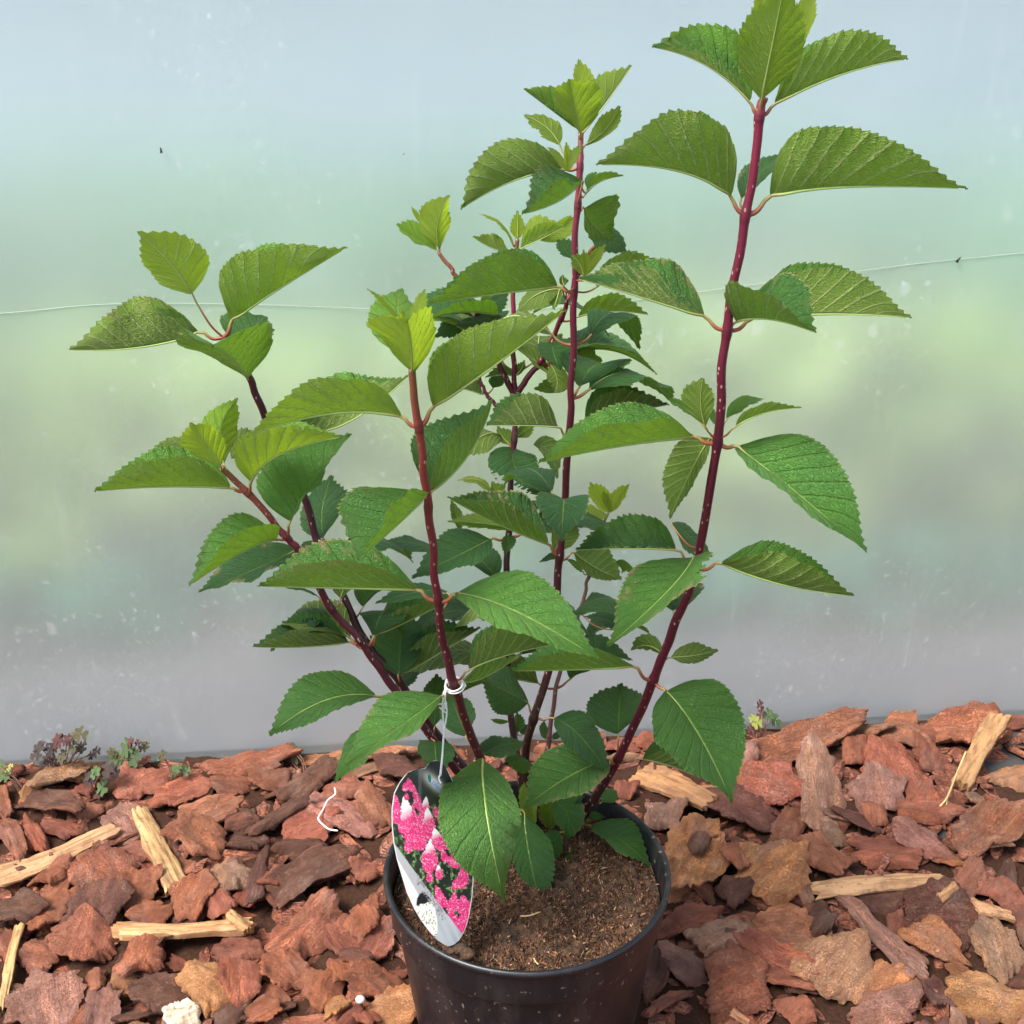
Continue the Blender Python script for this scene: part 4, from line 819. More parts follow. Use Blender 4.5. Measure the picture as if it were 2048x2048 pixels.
v, f = tube(kp, .0006, 6); mesh_obj('knot', local(tg, v), f, M['string'], tg)

# ------------------------------------------------------------------ bark mulch
HX0, HY0, HS = -1.3, -.62, .003
HN, HMN = int(2.6 / HS), int(1.45 / HS)
H = np.zeros((HMN, HN))                            # height of the mulch so far
def chip_mesh(L, W, T, seed, kind, nu=36, nv=20):
    s = seed * 7 + 1; r_ = np.random.default_rng(seed)
    a, b_ = np.meshgrid(np.linspace(-1, 1, nu), np.linspace(-1, 1, nv), indexing='ij')
    stick = kind in ('t', 'h')
    if stick:
        pin = r_.uniform(-.3, .3); e0 = 1 - .16 * fbm(b_ * 3 + 4, b_ * 0, s, 3) * 2; x = np.where(a < 0, a * e0, a * (1 - .10 * fbm(b_ * 3 + 9, b_ * 0, s + 3, 3) * 2))
        wd = (1 - .45 * fbm(a * 2.4 + 3, a * 0 + np.sign(b_) * 2, s + 5, 4)) * (1 + pin * a); y = b_ * wd + .12 * (fbm(a * 1.3 + 5, a * 0, s + 15, 2) - .5)
    else:
        pw = r_.uniform(2.0, 3.4)
        K = int(r_.integers(5, 9)); an = np.sort((np.arange(K) + r_.uniform(-.33, .33, K)) * 2 * math.pi / K); rd = r_.uniform(.80, 1.16, K)
        th = np.arctan2(b_, a) % (2 * math.pi); rho = np.maximum(np.abs(a), np.abs(b_)); R_ = np.ones_like(th)
        for q in range(K):
            a0, a1 = an[q], an[(q + 1) % K] + (2 * math.pi if q == K - 1 else 0); p0 = rd[q] * np.array([math.cos(a0), math.sin(a0)]); p1 = rd[(q + 1) % K] * np.array([math.cos(a1), math.sin(a1)])
            tq = np.where(th < a0, th + 2 * math.pi, th) if q == K - 1 else th
            m_ = (tq >= a0) & (tq < a1); e_ = p1 - p0; cr_ = p0[0] * p1[1] - p0[1] * p1[0]
            R_ = np.where(m_, cr_ / np.where(np.abs(np.cos(tq) * e_[1] - np.sin(tq) * e_[0]) < 1e-6, 1e-6, np.cos(tq) * e_[1] - np.sin(tq) * e_[0]), R_)
        R_ = np.clip(R_, .5, 1.2) * (1 + .20 * (fbm(np.cos(th) * 3 + 9, np.sin(th) * 3 + 9, s, 4) - .5) * 2 + .13 * (vnoise(np.cos(th) * 14 + 20, np.sin(th) * 14 + 20, s + 2) - .5))
        x, y = rho * R_ * np.cos(th) * 1.06, rho * R_ * np.sin(th) * 1.06
        if W < .5 * L: x = np.sign(x) * np.abs(x) ** .85
    X, Y_ = x * L / 2, y * W / 2
    n1 = fbm(X * 38 + 3, Y_ * 55, s + 7, 3)
    q7 = n1 * 8; fr7 = q7 - np.floor(q7); terr = (np.floor(q7) + np.clip((fr7 - .62) / .38, 0, 1) ** 1.5) / 8
    rg = fbm(X * 30, Y_ * 260 + 3, s + 9, 3) - .5
    rim = np.clip((1 - np.maximum(np.abs(a), np.abs(b_))) / .14, 0, 1) ** .6
    cu_ = r_.uniform(-.18, .22) * W; cl = r_.uniform(-.06, .09) * L
    arch = -cu_ * (b_ ** 2) - cl * a ** 2 + .05 * L * (fbm(a * 1.1 + 5, b_ * .9, s + 12, 2) - .5)
    if stick:
        top = arch * .4 + T * (.05 + .55 * np.sqrt(np.clip(1 - b_ ** 2 * .95, 0, 1))) * (.75 + .5 * fbm(a * 3, b_, s + 2, 3)) + .0034 * rg + T * .5 * (terr - .5); bot = arch * .25 - T * .45
    else:
        top = arch + T * (.10 + .45 * rim) + max(T * 1.5, .0085) * (terr - .5) * (.45 + .55 * rim) + .0034 * rg; bot = arch - T * (.10 + .35 * rim) + T * .4 * (fbm(X * 50, Y_ * 50, s + 20, 2) - .5)
    n = nu * nv; V = np.concatenate([np.stack([X, Y_, top], -1).reshape(-1, 3), np.stack([X, Y_, np.minimum(bot, top - .0012)], -1).reshape(-1, 3)])
    F = []
    for i in range(nu - 1):
        for j in range(nv - 1):
            k = i * nv + j; F.append((k, k + nv, k + nv + 1, k + 1)); F.append((n + k, n + k + 1, n + k + nv + 1, n + k + nv))
    ring = [i * nv for i in range(nu)] + [(nu - 1) * nv + j for j in range(1, nv)] + [i * nv + nv - 1 for i in range(nu - 2, -1, -1)] + [j for j in range(nv - 2, 0, -1)]
    m = len(ring); rv = np.concatenate([V[ring], V[[n + q for q in ring]]]); k0 = len(V); V = np.concatenate([V, rv])
    for i in range(m): F.append((k0 + i, k0 + m + i, k0 + m + (i + 1) % m, k0 + (i + 1) % m))
    return V, F, n
def settle(V, n, x, y, yaw, extra=0., maxt=.42):
    """rest a chip on the mulch built so far; returns matrix"""
    c, s = math.cos(yaw), math.sin(yaw)
    tp = V[:n]; gx = x + tp[:, 0] * c - tp[:, 1] * s; gy = y + tp[:, 0] * s + tp[:, 1] * c
    ii = np.clip(((gy - HY0) / HS).astype(int), 0, HMN - 1); jj = np.clip(((gx - HX0) / HS).astype(int), 0, HN - 1)
    h = H[ii, jj]
    A = np.stack([tp[:, 0], tp[:, 1], np.ones(n)], 1); co, *_ = np.linalg.lstsq(A, h, rcond=None)
    ta, tb = np.clip(co[0], -maxt, maxt), np.clip(co[1], -maxt, maxt)
    bz = V[n:2 * n, 2] + ta * tp[:, 0] + tb * tp[:, 1]
    z0 = np.quantile(h - bz, .66) + extra
    z0 = max(z0, -bz.min() * .7)
    return ta, tb, z0, ii, jj
def put_chip(name, mat, kind, L, W, T, x, y, yaw, seed, col, label, cat, group, extra=0., nu=36, nv=20, tilt=.0):
    V, F, n = chip_mesh(L, W, T, seed, kind, nu, nv)
    ta, tb, z0, ii, jj = settle(V, n, x, y, yaw, extra)
    if tilt:
        ta = ta * .7 + rng.normal() * tilt; tb = tb * .7 + rng.normal() * tilt; z0 += .001
    V = V.copy(); V[:, 2] += ta * V[:, 0] + tb * V[:, 1]
    np.maximum.at(H, (ii, jj), V[:n, 2] + z0)
    for di, dj in ((1, 0), (0, 1), (1, 1), (-1, 0), (0, -1)):
        np.maximum.at(H, (np.clip(ii + di, 0, HMN - 1), np.clip(jj + dj, 0, HN - 1)), V[:n, 2] + z0 - .0005)
    if name is None: return V, F, (x, y, z0, yaw)
    o = mesh_obj(name, V, F, mat); o.location = (x, y, z0); o.rotation_euler = (0, 0, yaw); o.color = (*col, 1)
    tag(o, label, cat, group); return o
CC = dict(r=(.46, .168, .098), b=(.215, .092, .062), p=(.52, .265, .19), g=(.46, .255, .165), o=(.60, .275, .125), q=(.56, .30, .16), t=(.47, .275, .125), h=(.36, .185, .078), w=(.58, .50, .38))
# bottom layer: uncountable small pieces, one object
def hz(x, y):
    i, j = int((y - HY0) / HS), int((x - HX0) / HS); return H[max(0, i - 1):i + 2, max(0, j - 1):j + 2].max()
fx_, fy_ = np.meshgrid(np.linspace(-1.25, 1.25, 260), np.linspace(-.5, .56, 120)); fz_ = .003 + .006 * fbm(fx_ * 60, fy_ * 60, 61, 3)
keep_ = (fy_ < filmY(fx_) - .006) & (np.hypot(fx_, fy_ - .004) > .082)
for q_, r_ in (((2015, 1520), .055), ((1915, 1662), .028)):
    p_ = atz(*q_, 0); keep_ &= np.hypot(fx_ - p_[0], fy_ - p_[1]) > r_ * (.8 + .5 * vnoise(fx_ * 60, fy_ * 60, 5))
k_ = keep_[:-1, :-1] & keep_[1:, :-1] & keep_[:-1, 1:] & keep_[1:, 1:]; ii_, jj_ = np.nonzero(k_); b0 = ii_ * 260 + jj_
ff = mesh_obj('gap_shade_sheet', np.stack([fx_, fy_, fz_], -1).reshape(-1, 3), np.stack([b0, b0 + 1, b0 + 261, b0 + 260], 1), mat_flat('gap_shade_brown', (.055, .026, .016), .95, 260, .7, .004, .1)); tag(ff, 'bumpy dark brown sheet under the mulch chips coloured as the shade in their gaps', 'shade sheet', kind='stuff')  # dark sheet added under the chips; its colour paints the shade in the gaps
BV, BF, BC = [], [], 0
def pot_clear(x, y, m): return math.hypot(x, y - .004) > .094 + m
for k in range(6900):
    x = rng.uniform(-1.2, 1.2); y = rng.uniform(-.3, .60)
    if k >= 5600:                       # the mulch goes on outside the picture
        x = rng.uniform(-1.2, 1.2); y = rng.uniform(-.45, .52); q_ = topx((x, y, .02))
        if -60 < q_[0] < 2108 and q_[1] < 2110: continue
    elif k > 2800:
        for _ in range(40):
            if hz(x, y) < .0025 and y < filmY(x) - .02: break
            x = rng.uniform(-.8, .8); y = rng.uniform(-.15, .53)
    if y > filmY(x) - .02 or not pot_clear(x, y, .02): continue
    if abs(x - .60) < .05 and abs(y - .36) < .07: continue
    if hz(x, y) > (.013 if k < 5600 else .03): continue
    L = rng.uniform(.012, .05) if k < 5600 else rng.uniform(.04, .085)
    V, F, (x, y, z0, yaw) = put_chip(None, None, 'r', L, L * rng.uniform(.2, .7), rng.uniform(.0025, .006), x, y, rng.uniform(0, 6.28), 9000 + k, None, None, None, None, -.002, *((8, 6) if k < 5600 else (14, 9)), tilt=.25 if k < 5600 else .14)
    c, s = math.cos(yaw), math.sin(yaw); W_ = np.stack([x + V[:, 0] * c - V[:, 1] * s, y + V[:, 0] * s + V[:, 1] * c, V[:, 2] + z0], 1)
    BF += [tuple(q + BC for q in f_) for f_ in F]; BC += len(V); BV.append(W_)
bo = mesh_obj('bark_mulch', np.vstack(BV), BF, M['bark'], smooth=False); bo.color = (.34, .13, .08, 1)
tag(bo, 'deep layer of small reddish brown bark pieces under the larger chips', 'mulch', kind='stuff')

GL = {'r': ('reddish brown', 'red brown bark chips'), 'b': ('dark brown', 'dark brown bark chips'), 'p': ('pinkish brown', 'pinkish brown bark chips'), 'g': ('greyish brown', 'greyish brown bark chips'),
      'o': ('orange brown', 'orange brown bark chips'), 'q': ('pale mottled', 'pale mottled bark chips')}
LM = [(9, 290, 790, 'the long flat pale splinter'), (9, 810, 770, 'the wide tan wood piece'), (9, 940, 1210, 'the thick straight tan stick'), (9, 50, 1400, 'the thin upright splinter'), (10, 1190, 960, 'the long tan stick'), (10, 170, 500, 'the orange tan plank'), (10, 1700, 330, 'the weathered driftwood piece'),
      (10, 1780, 1115, 'the short yellow tan splinter'), (9, 930, 1620, 'the white papery bark piece'), (9, 1690, 560, 'the loose white string'), (9, 1870, 1620, 'the white pebble'), (10, 500, 1630, 'the small orange sliver'), (9, 300, 400, 'the purple sorrel weed'), (10, 600, 200, 'the yellow green sprig'), (10, 1230, 1270, 'the long pinkish ridged chip')]
LMP = [(atz(*Z(z_, (x_, y_)), .02), n_) for z_, x_, y_, n_ in LM]
def chip_label(k, L, W, small, x, y):
    dm, nm = min((math.hypot(p_[0] - x, p_[1] - y), n_) for p_, n_ in LMP)
    dp = math.hypot(x, y) - .09
    if dp < .06 and dp < dm: nm = 'the black pot'
    elif filmY(x) - y < .06 and dm > .05: nm = 'the foot of the film'
    wd = 'small' if small else ('long narrow' if W < .42 * L else 'broad'); kd = 'flake' if small else 'chip'
    return f'{wd} {GL[k][0]} bark {kd} in the mulch nearest to {nm}', f'{wd} {GL[k][1]} near {nm}'
def vary(c, a=.18): 
    s = rng.uniform(1 - a, 1 + a); return tuple(float(np.clip(q * s * rng.uniform(.93, 1.07), 0, .9)) for q in c)
# smaller loose flakes between
cnt = 0
while cnt < 150:
    px, py = rng.uniform(-40, 2090), rng.uniform(1440, 2080); P = atz(px, py, .02)
    if P[1] > filmY(P[0]) - .025 or not pot_clear(P[0], P[1], .03) or (abs(P[0] - .60) < .05 and abs(P[1] - .36) < .07): continue
    L = rng.uniform(.028, .062); W = L * rng.uniform(.35, .75); k = rng.choice(list('rrrrbbpgo')); lb, gr = chip_label(k, L, W, True, P[0], P[1])
    put_chip('bark_chip', M['bark'], k, L, W, rng.uniform(.003, .006), P[0], P[1], rng.uniform(0, 6.28), 500 + cnt, vary(CC[k]), lb, 'bark chip', gr, -.001, 22, 13, tilt=.2); cnt += 1

CH = [(9, 1090, 440, 1290, 440, 110, 'r'), (9, 1420, 510, 1690, 340, 130, 'b'), (9, 620, 490, 860, 350, 150, 'r'), (9, 770, 540, 1080, 430, 140, 'r'), (9, 0, 340, 140, 330, 60, 'r'), (9, 0, 470, 40, 640, 100, 'r'), (9, 20, 600, 110, 830, 110, 'r'), (9, 140, 620, 220, 760, 90, 'r'),
      (9, 230, 640, 400, 690, 100, 'r'), (9, 370, 570, 520, 560, 90, 'r'), (9, 1170, 730, 1390, 740, 100, 'b'), (9, 1180, 660, 1330, 610, 90, 'b'), (9, 1600, 490, 1920, 650, 230, 'p'), (9, 1700, 430, 1900, 480, 100, 'r'), (9, 1430, 700, 1730, 620, 170, 'r'), (9, 1320, 660, 1600, 540, 80, 'b'), (9, 1400, 770, 1690, 780, 80, 'b'),
      (9, 570, 600, 740, 680, 180, 'p'), (9, 900, 680, 1220, 560, 140, 'r'), (9, 950, 690, 1140, 790, 180, 'r'), (9, 1080, 900, 1300, 890, 220, 'g'), (9, 1380, 900, 1500, 950, 140, 'r'), (9, 1290, 1060, 1360, 790, 80, 'b'), (9, 1500, 950, 1820, 850, 70, 'b'), (9, 1340, 1050, 1780, 790, 140, 'b'),
      (9, 600, 790, 800, 830, 160, 'r'), (9, 370, 960, 680, 850, 210, 'r'), (9, 200, 960, 350, 830, 140, 'r'), (9, 600, 990, 830, 960, 160, 'r'), (9, 1050, 1060, 1200, 1000, 130, 'r'), (9, 150, 1190, 340, 960, 150, 'r'), (9, 930, 1090, 1060, 920, 150, 'r'), (9, 0, 1150, 190, 1010, 190, 'b'), (9, 660, 1110, 890, 1080, 120, 'r'), (9, 360, 1090, 640, 1080, 200, 'b'),
      (9, 0, 1300, 120, 1240, 150, 'r'), (9, 130, 1290, 300, 1340, 160, 'r'), (9, 1830, 840, 1932, 900, 130, 'r'), (9, 1850, 1050, 1932, 1200, 140, 'r'), (9, 1700, 1180, 1830, 1300, 160, 'r'), (9, 1430, 1330, 1700, 1050, 220, 'r'), (9, 290, 1260, 590, 1250, 230, 'r'), (9, 1120, 1330, 1350, 1250, 160, 'r'), (9, 600, 1340, 860, 1330, 210, 'r'), (9, 880, 1320, 980, 1370, 100, 'r'),
      (9, 420, 1460, 560, 1420, 130, 'r'), (9, 440, 1600, 660, 1560, 230, 'p'), (9, 60, 1590, 400, 1480, 240, 'p'), (9, 680, 1600, 980, 1430, 190, 'b'), (9, 990, 1420, 1190, 1560, 200, 'o'), (9, 1150, 1450, 1330, 1420, 190, 'r'), (9, 1400, 1350, 1540, 1450, 190, 'r'), (9, 1550, 1480, 1760, 1500, 200, 'r'), (9, 1800, 1520, 1932, 1480, 170, 'r'), (9, 1270, 1640, 1430, 1560, 120, 'r'), (9, 1660, 1630, 1800, 1600, 90, 'o'),
      (9, 80, 490, 440, 610, 90, 'b'), (9, 380, 400, 530, 300, 100, 'q'), (9, 210, 490, 400, 310, 190, 'q'), (9, 1290, 460, 1490, 350, 120, 'r'), (9, 1080, 340, 1500, 280, 100, 'r'), (9, 1700, 1420, 1850, 1380, 140, 'r'),
      (8, 370, 830, 1090, 830, 110, 'o'), (8, 750, 970, 1090, 890, 110, 'b'), (8, 1290, 760, 1340, 860, 120, 'r'), (8, 740, 1100, 900, 1250, 200, 'r'),
      (11, 0, 940, 270, 850, 200, 'r'), (11, 60, 740, 260, 560, 130, 'r'), (11, 0, 560, 150, 500, 130, 'r'), (11, 110, 1090, 400, 1020, 150, 'o'), (11, -60, 720, 120, 740, 90, 'b'),
      (1, 920, 660, 1100, 700, 110, 'r'), (1, 1130, 700, 1230, 680, 90, 'r'), (1, 980, 980, 1120, 1000, 90, 'r'), (1, 500, 720, 640, 720, 60, 'r'),
      (10, 780, 150, 940, 140, 60, 'r'), (10, 1790, 140, 1932, 140, 60, 'r'), (10, 1180, 140, 1430, 220, 120, 'r'), (10, 1100, 170, 1250, 240, 80, 'o'), (10, 1410, 130, 1790, 150, 190, 'r'), (10, 530, 330, 1100, 190, 130, 'r'), (10, 1010, 300, 1180, 340, 120, 'r'), (10, 1150, 400, 1400, 390, 220, 'r'), (10, 1370, 330, 1560, 380, 140, 'r'),
      (10, 580, 400, 740, 440, 90, 'r'), (10, 500, 440, 820, 560, 160, 'r'), (10, 690, 660, 830, 700, 220, 'r'), (10, 300, 530, 690, 690, 190, 'b'), (10, 880, 280, 930, 700, 200, 'g'), (10, 1120, 610, 1240, 620, 160, 'r'), (10, 1040, 500, 1290, 510, 190, 'p'), (10, 860, 730, 1020, 930, 200, 'r'), (10, 1060, 780, 1320, 760, 60, 'r'), (10, 1340, 510, 1510, 560, 110, 'r'), (10, 1300, 620, 1620, 640, 90, 'r'),
      (10, 1100, 840, 1430, 830, 90, 'r'), (10, 1310, 690, 1530, 830, 130, 'p'), (10, 1660, 640, 1900, 760, 300, 'r'), (10, 1780, 480, 1932, 420, 130, 'q'), (10, 0, 600, 240, 640, 180, 'p'), (10, 180, 1040, 380, 680, 280, 'o'), (10, 410, 840, 560, 850, 140, 'r'), (10, 560, 1010, 800, 800, 300, 'o'), (10, 1060, 1020, 1330, 1040, 130, 'b'), (10, 1350, 1040, 1580, 1020, 80, 'r'),
      (10, 1720, 970, 1932, 1090, 140, 'r'), (10, 1580, 1060, 1720, 890, 110, 'r'), (10, 880, 1180, 960, 1230, 120, 'b'), (10, 840, 1080, 960, 1130, 120, 'b'), (10, 1250, 1150, 1330, 1180, 90, 'r'), (10, 420, 960, 520, 1060, 130, 'b'), (10, 1320, 1150, 1690, 1170, 220, 'b'), (10, 1350, 1210, 1640, 1360, 130, 'o'), (10, 1740, 1180, 1860, 1460, 180, 'g'), (10, 100, 1230, 420, 1130, 110, 'r'),
      (10, 220, 1290, 650, 1150, 150, 'p'), (10, 620, 1260, 880, 1230, 190, 'o'), (10, 510, 1250, 830, 1420, 90, 'r'), (10, 20, 1400, 160, 1450, 220, 'b'), (10, 100, 1350, 340, 1380, 110, 'p'), (10, 340, 1560, 660, 1440, 320, 'r'), (10, 1170, 1420, 1400, 1600, 250, 'o'), (10, 880, 1480, 1120, 1270, 320, 'q'), (10, 720, 1560, 880, 1660, 150, 'r'), (10, 1060, 1630, 1400, 1560, 160, 'p'), (10, 1430, 1500, 1560, 1570, 130, 'b'),
      (10, 1560, 1400, 1680, 1430, 70, 'o'), (10, 1540, 1530, 1932, 1600, 170, 'o'), (10, 1880, 1420, 1990, 1500, 140, 'b'), (10, 30, 1640, 290, 1470, 60, 'r'), (10, 1010, 1050, 1460, 1480, 120, 'p'), (10, 250, 740, 345, 770, 85, 'b')]
seed = 100
def trace(zone, x1, y1, x2, y2, w, zp=None):
    if zp is None:
        c0 = trace(zone, x1, y1, x2, y2, w, .018)[0]; i, j = int((c0[1] - HY0) / HS), int((c0[0] - HX0) / HS)
        return trace(zone, x1, y1, x2, y2, w, float(np.clip(H[max(0, i - 6):i + 7, max(0, j - 6):j + 7].mean(), 0, .05)) + .004)
    A_, B_ = atz(*Z(zone, (x1, y1)), zp), atz(*Z(zone, (x2, y2)), zp)
    m_ = (np.array([x1, y1]) + (x2, y2)) / 2.; d_ = np.array([x2 - x1, y2 - y1], float); d_ /= np.linalg.norm(d_); q_ = np.array([-d_[1], d_[0]]) * w / 2
    E_, G_ = atz(*Z(zone, m_ + q_), zp), atz(*Z(zone, m_ - q_), zp); ax = (B_ - A_)[:2]; L = np.linalg.norm(ax); yaw = math.atan2(ax[1], ax[0])
    wv_ = (E_ - G_)[:2]; nr = np.array([-ax[1], ax[0]]) / L; W = abs(wv_ @ nr) * 1.06
    return (A_ + B_) / 2, L * 1.14, W * 1.10, yaw
for (zn, x1, y1, x2, y2, w, k) in CH:
    c_, L, W, yaw = trace(zn, x1, y1, x2, y2, w); seed += 1
    if not pot_clear(c_[0], c_[1], min(W, .04) * .35): continue
    if W > L: L, W, yaw = W, L, yaw + math.pi / 2
    yy = min(c_[1], filmY(c_[0]) - .018 - .5 * (abs(math.sin(yaw)) * L * .8 + abs(math.cos(yaw)) * W * .5))
    lb, gr = chip_label(k, L, W, False, c_[0], yy)
    put_chip('bark_chip', M['bark'], k, L, W, min(.012, .005 + .065 * W) * rng.uniform(.7, 1.25), c_[0], yy, yaw, seed, vary(CC[k]), lb, 'bark chip', gr, tilt=.13)
STK = [((9, -40, 935, 580, 660, 90, 't'), 'long flat pale wood splinter lying left of the pot under a purple bark chip', .007), ((9, 705, 535, 920, 1000, 135, 't'), 'wide tan wood piece lying steeply across the red chips left of the pot', .012), ((9, 600, 1225, 1280, 1190, 110, 't'), 'thick straight tan wood stick lying level left of the pot', .018),
       ((9, 0, 1585, 105, 1180, 60, 't'), 'thin pale wood splinter standing nearly upright at the left edge of the mulch', .008), ((9, 1180, 1090, 1275, 1190, 60, 'h'), 'short tan hooked wood bit on the end of the thick stick', .010), ((10, 860, 985, 1520, 935, 90, 't'), 'long tan wood stick partly under a red chip right of the pot', .012),
       ((10, 0, 390, 340, 610, 120, 'h'), 'broad orange tan plank of wood leaning behind the pot on its right', .014), ((10, 1610, 450, 1790, 210, 110, 'h'), 'weathered tan driftwood piece beside the bare ground fabric', .016), ((10, 1680, 1125, 1880, 1110, 70, 't'), 'short yellow tan wood splinter above a greyish ridged chip', .009),
       ((9, 850, 1660, 1010, 1580, 140, 'w'), 'white papery bark piece at the front of the mulch left of the pot', .012), ((10, 1510, 1040, 1585, 990, 45, 'h'), 'tiny pale wood chip below the long stick on the right', .006), ((10, 460, 1610, 550, 1650, 40, 'h'), 'small orange wood sliver on a round red chip right of the pot', .004)]
for (zn, x1, y1, x2, y2, w, k), lb, T in STK:
    c_, L, W, yaw = trace(zn, x1, y1, x2, y2, w); seed += 1
    put_chip('wood_piece', M['wood'], 't' if k != 'w' else 'r', L, W, T * .55, c_[0], c_[1], yaw, seed, vary(CC[k], .06), lb, 'wood piece', None, -.001)
# straw, pebble, loose string on top of the mulch
def lay(name, zone, pts, rad, mat, label, cat, lift=.0):
    P = []
    for p in pts:
        q = atz(*Z(zone, p), .03); q = atz(*Z(zone, p), hz(q[0], q[1]) + rad + lift); P.append(q)
    if lift:
        zt = np.quantile([hz(q_[0], q_[1]) for q_ in P], .8) + rad; P = [atz(*Z(zone, p), zt + .001 * math.sin(i_ * 2.1)) for i_, p in enumerate(pts)]
    P = catmull(P, 8); v, f = tube(P, rad, 6)
    c0 = P[len(P) // 2]; o = mesh_obj(name, v - c0, f, mat); o.location = c0; tag(o, label, cat)
lay('straw', 10, [(1640, 310), (1590, 430), (1545, 540), (1505, 590)], .0012, M['straw'], 'thin dry straw stalk leaning on chips beside the driftwood piece', 'straw')
lay('straw', 10, [(1545, 545), (1540, 590)], .0009, M['straw'], 'very short straw fragment at the foot of the leaning stalk', 'straw')
lay('loose_string', 8, [(545, 1050), (548, 1090), (500, 1130), (470, 1190), (440, 1245), (470, 1285), (510, 1315), (565, 1325)], .0009, M['string'], 'loose bent length of white string lying on the bark left of the tag', 'string', .003)
def blob(name, P, r, mat, label, cat, sq=(1, .8, .7)):
    V = []; F = []; nu_, nv_ = 10, 7
    for i in range(nv_ + 1):
        for j in range(nu_):
            th = math.pi * i / nv_; ph_ = 2 * math.pi * j / nu_; k_ = r * (1 + .25 * (vnoise(np.array([j * .9]), np.array([i * .8]), 3)[0] - .5))
            V.append((k_ * math.sin(th) * math.cos(ph_) * sq[0], k_ * math.sin(th) * math.sin(ph_) * sq[1], k_ * math.cos(th) * sq[2]))
    for i in range(nv_):
        for j in range(nu_): F.append((i * nu_ + j, (i + 1) * nu_ + j, (i + 1) * nu_ + (j + 1) % nu_, i * nu_ + (j + 1) % nu_))
    o = mesh_obj(name, np.array(V), F, mat); o.location = P; tag(o, label, cat)
q = atz(723, 2026, .03); blob('pebble', (q[0], q[1], hz(q[0], q[1]) + .003), .0046, mat_flat('white_pebble', (.62, .6, .56), .6, 200, .2), 'small rounded white pebble on the bark close to the pot', 'pebble')
q = atz(725, 1500, .03)
# soil crumbs spilling over the pot edge
for k, (zx, zy, r_) in enumerate(((600, 700, .007), (650, 735, .006), (560, 715, .004))):
    P = atz(*Z(11, (zx, zy)), .186); blob('soil_crumb', P + np.array([0, .004, 0]), r_, M['soil'], 'brown peaty soil crumb heaped against the front rim below the tag', 'soil crumb')
    bpy.context.scene.collection.objects[-1]['group'] = 'soil crumbs at the pot rim'
def lay_soil(pts, r_, label):
    P = catmull([atz(*Z(11, p), SOILZ + .009) for p in pts], 6); v, f = tube(P, r_, 5); c0 = P[len(P) // 2]; o = mesh_obj('root_fibre', v - c0, f, M['straw']); o.location = c0; tag(o, label, 'root fibre')
lay_soil([(940, 503), (990, 500), (1050, 480)], .0006, 'pale straight root fibre lying on the soil in front of the leaves')
lay_soil([(1015, 735), (1025, 755), (1040, 770)], .0006, 'short pale root fibre on the soil near the front rim')

# ------------------------------------------------------------------ small weeds along the film foot
def leaflet_mesh(sz):
    t = np.linspace(0, 1, 7); w_ = np.array([.05, .30, .58, .84, 1.02, 1.05, .66]); V = [(0, 0, 0)]
    out = [(x, y) for x, y in zip(t, w_ * .62)]; pts = [(a_, b2) for a_, b2 in out] + [(.80, 0)] + [(a_, -b2) for a_, b2 in out[::-1]]
    return np.array([(0.02 * sz, 0, 0)] + [(a_ * sz, b2 * sz, .10 * sz * abs(b2) * 1.5 - .12 * sz * a_ * a_) for a_, b2 in pts]), [(0, i, i + 1) for i in range(1, len(pts))]
def trefoil(parent, P, sz, col, root):
    sz *= .58
    V = []; F = []; a0 = rng.uniform(0, 6.28); tl = rng.normal(size=2) * .25
    for k in range(3):
        v, f = leaflet_mesh(sz); an = a0 + k * 2.094 + rng.uniform(-.12, .12); c, s = math.cos(an), math.sin(an)
        vv = np.stack([v[:, 0] * c - v[:, 1] * s, v[:, 0] * s + v[:, 1] * c, v[:, 2]], 1); vv[:, 2] += vv[:, 0] * tl[0] + vv[:, 1] * (tl[1] + .75)
        F += [tuple(q + len(V) for q in x) for x in f]; V += list(vv + P)
    o = mesh_obj('leaf', local(parent, np.array(V)), F, M['weed'], parent, cols=np.array(col) * rng.uniform(.8, 1.2))
    pth = catmull([root, (np.array(root) + P) / 2 + (rng.normal() * .003, 0, .006), P], 5); v, f = tube(pth, .0005, 5)
    mesh_obj('leaf_stalk', local(parent, v), f, M['weed'], o, cols=np.array((.20, .09, .06)))
GRN, PUR, DKR, OLV = (.055, .095, .026), (.036, .020, .017), (.065, .015, .012), (.058, .050, .016)
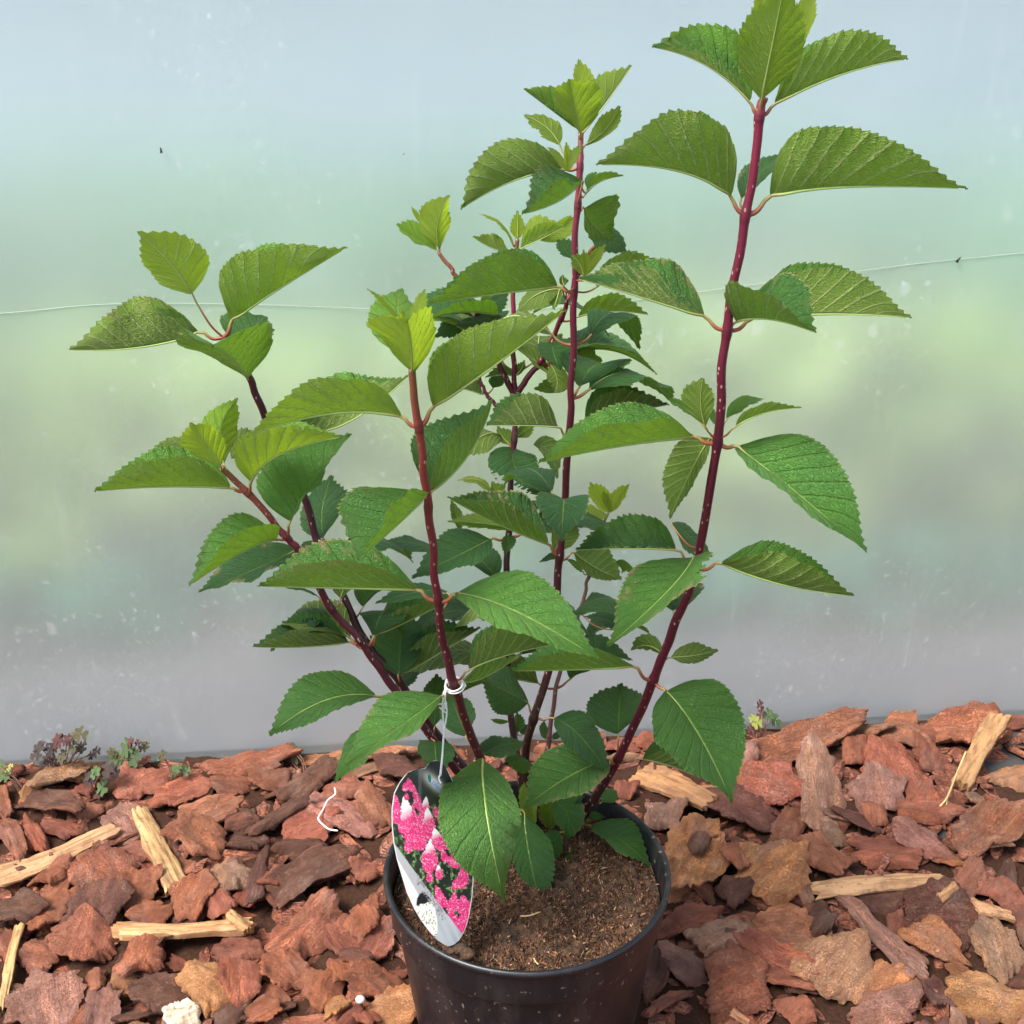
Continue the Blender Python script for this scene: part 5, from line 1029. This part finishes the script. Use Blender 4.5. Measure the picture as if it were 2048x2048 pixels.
def weed(label, zone, ym, items, root):
    yf = lambda x: filmY(x) - ym
    r0 = atz(*Z(zone, root), .012); r0[1] = min(r0[1], yf(r0[0])); e = empty('wood_sorrel_weed', (r0[0], r0[1], .004), label, 'weed')
    for (x, y, sz, col) in [q_ for it in items for q_ in (it, (it[0] + rng.normal() * 40, it[1] + rng.normal() * 25, it[2] * .8, it[3]))]:
        Yp = yf(0.) ; P = at(*Z(zone, (x, y)), filmY(at(*Z(zone, (x, y)), .4)[0]) - ym - rng.uniform(-.008, .012)); trefoil(e, P, sz, col, np.array([r0[0] + rng.normal() * .004, r0[1], .006]))
weed('dark purple wood sorrel weed in front of the film beside the pale mottled bark chip', 13, .03, [(780, 90, .014, OLV), (560, 150, .012, DKR), (640, 150, .010, DKR), (380, 210, .013, PUR), (440, 350, .015, PUR), (480, 240, .012, PUR), (700, 210, .010, OLV), (780, 230, .012, PUR), (350, 290, .011, PUR), (600, 300, .011, OLV), (930, 260, .009, PUR)], (600, 420))
weed('bright green wood sorrel weed with red buds in front of the film', 13, .03, [(1240, 210, .014, GRN), (1180, 320, .015, GRN), (1290, 320, .015, GRN), (1090, 320, .013, GRN), (1380, 210, .009, OLV), (1260, 160, .007, DKR), (1330, 170, .006, DKR), (1080, 260, .010, OLV)], (1200, 430))
weed('small purple and green sorrel weed rooted between two red chips', 13, .075, [(1040, 470, .015, PUR), (870, 520, .012, PUR), (920, 460, .010, GRN), (990, 600, .012, GRN), (960, 665, .008, DKR), (1110, 450, .010, PUR)], (980, 640))
weed('single grey green sorrel sprig between red bark chips', 13, .06, [(1690, 440, .013, GRN), (1780, 440, .011, GRN), (1560, 290, .010, OLV)], (1680, 560))
weed('small green sorrel sprig at the film foot beside a round bark log', 9, .025, [(1525, 280, .012, OLV), (1530, 335, .012, GRN)], (1530, 400))
weed('yellow green sprig with red leaves at the film foot right of the shrub', 10, .025, [(590, 165, .012, (.20, .22, .03)), (610, 120, .010, DKR), (680, 150, .014, GRN), (560, 200, .009, DKR)], (600, 240))
weed('thin yellow green seedling at the left end of the film foot', 13, .05, [(15, 420, .010, GRN), (40, 500, .010, GRN), (70, 460, .007, (.25, .33, .08))], (240, 640))
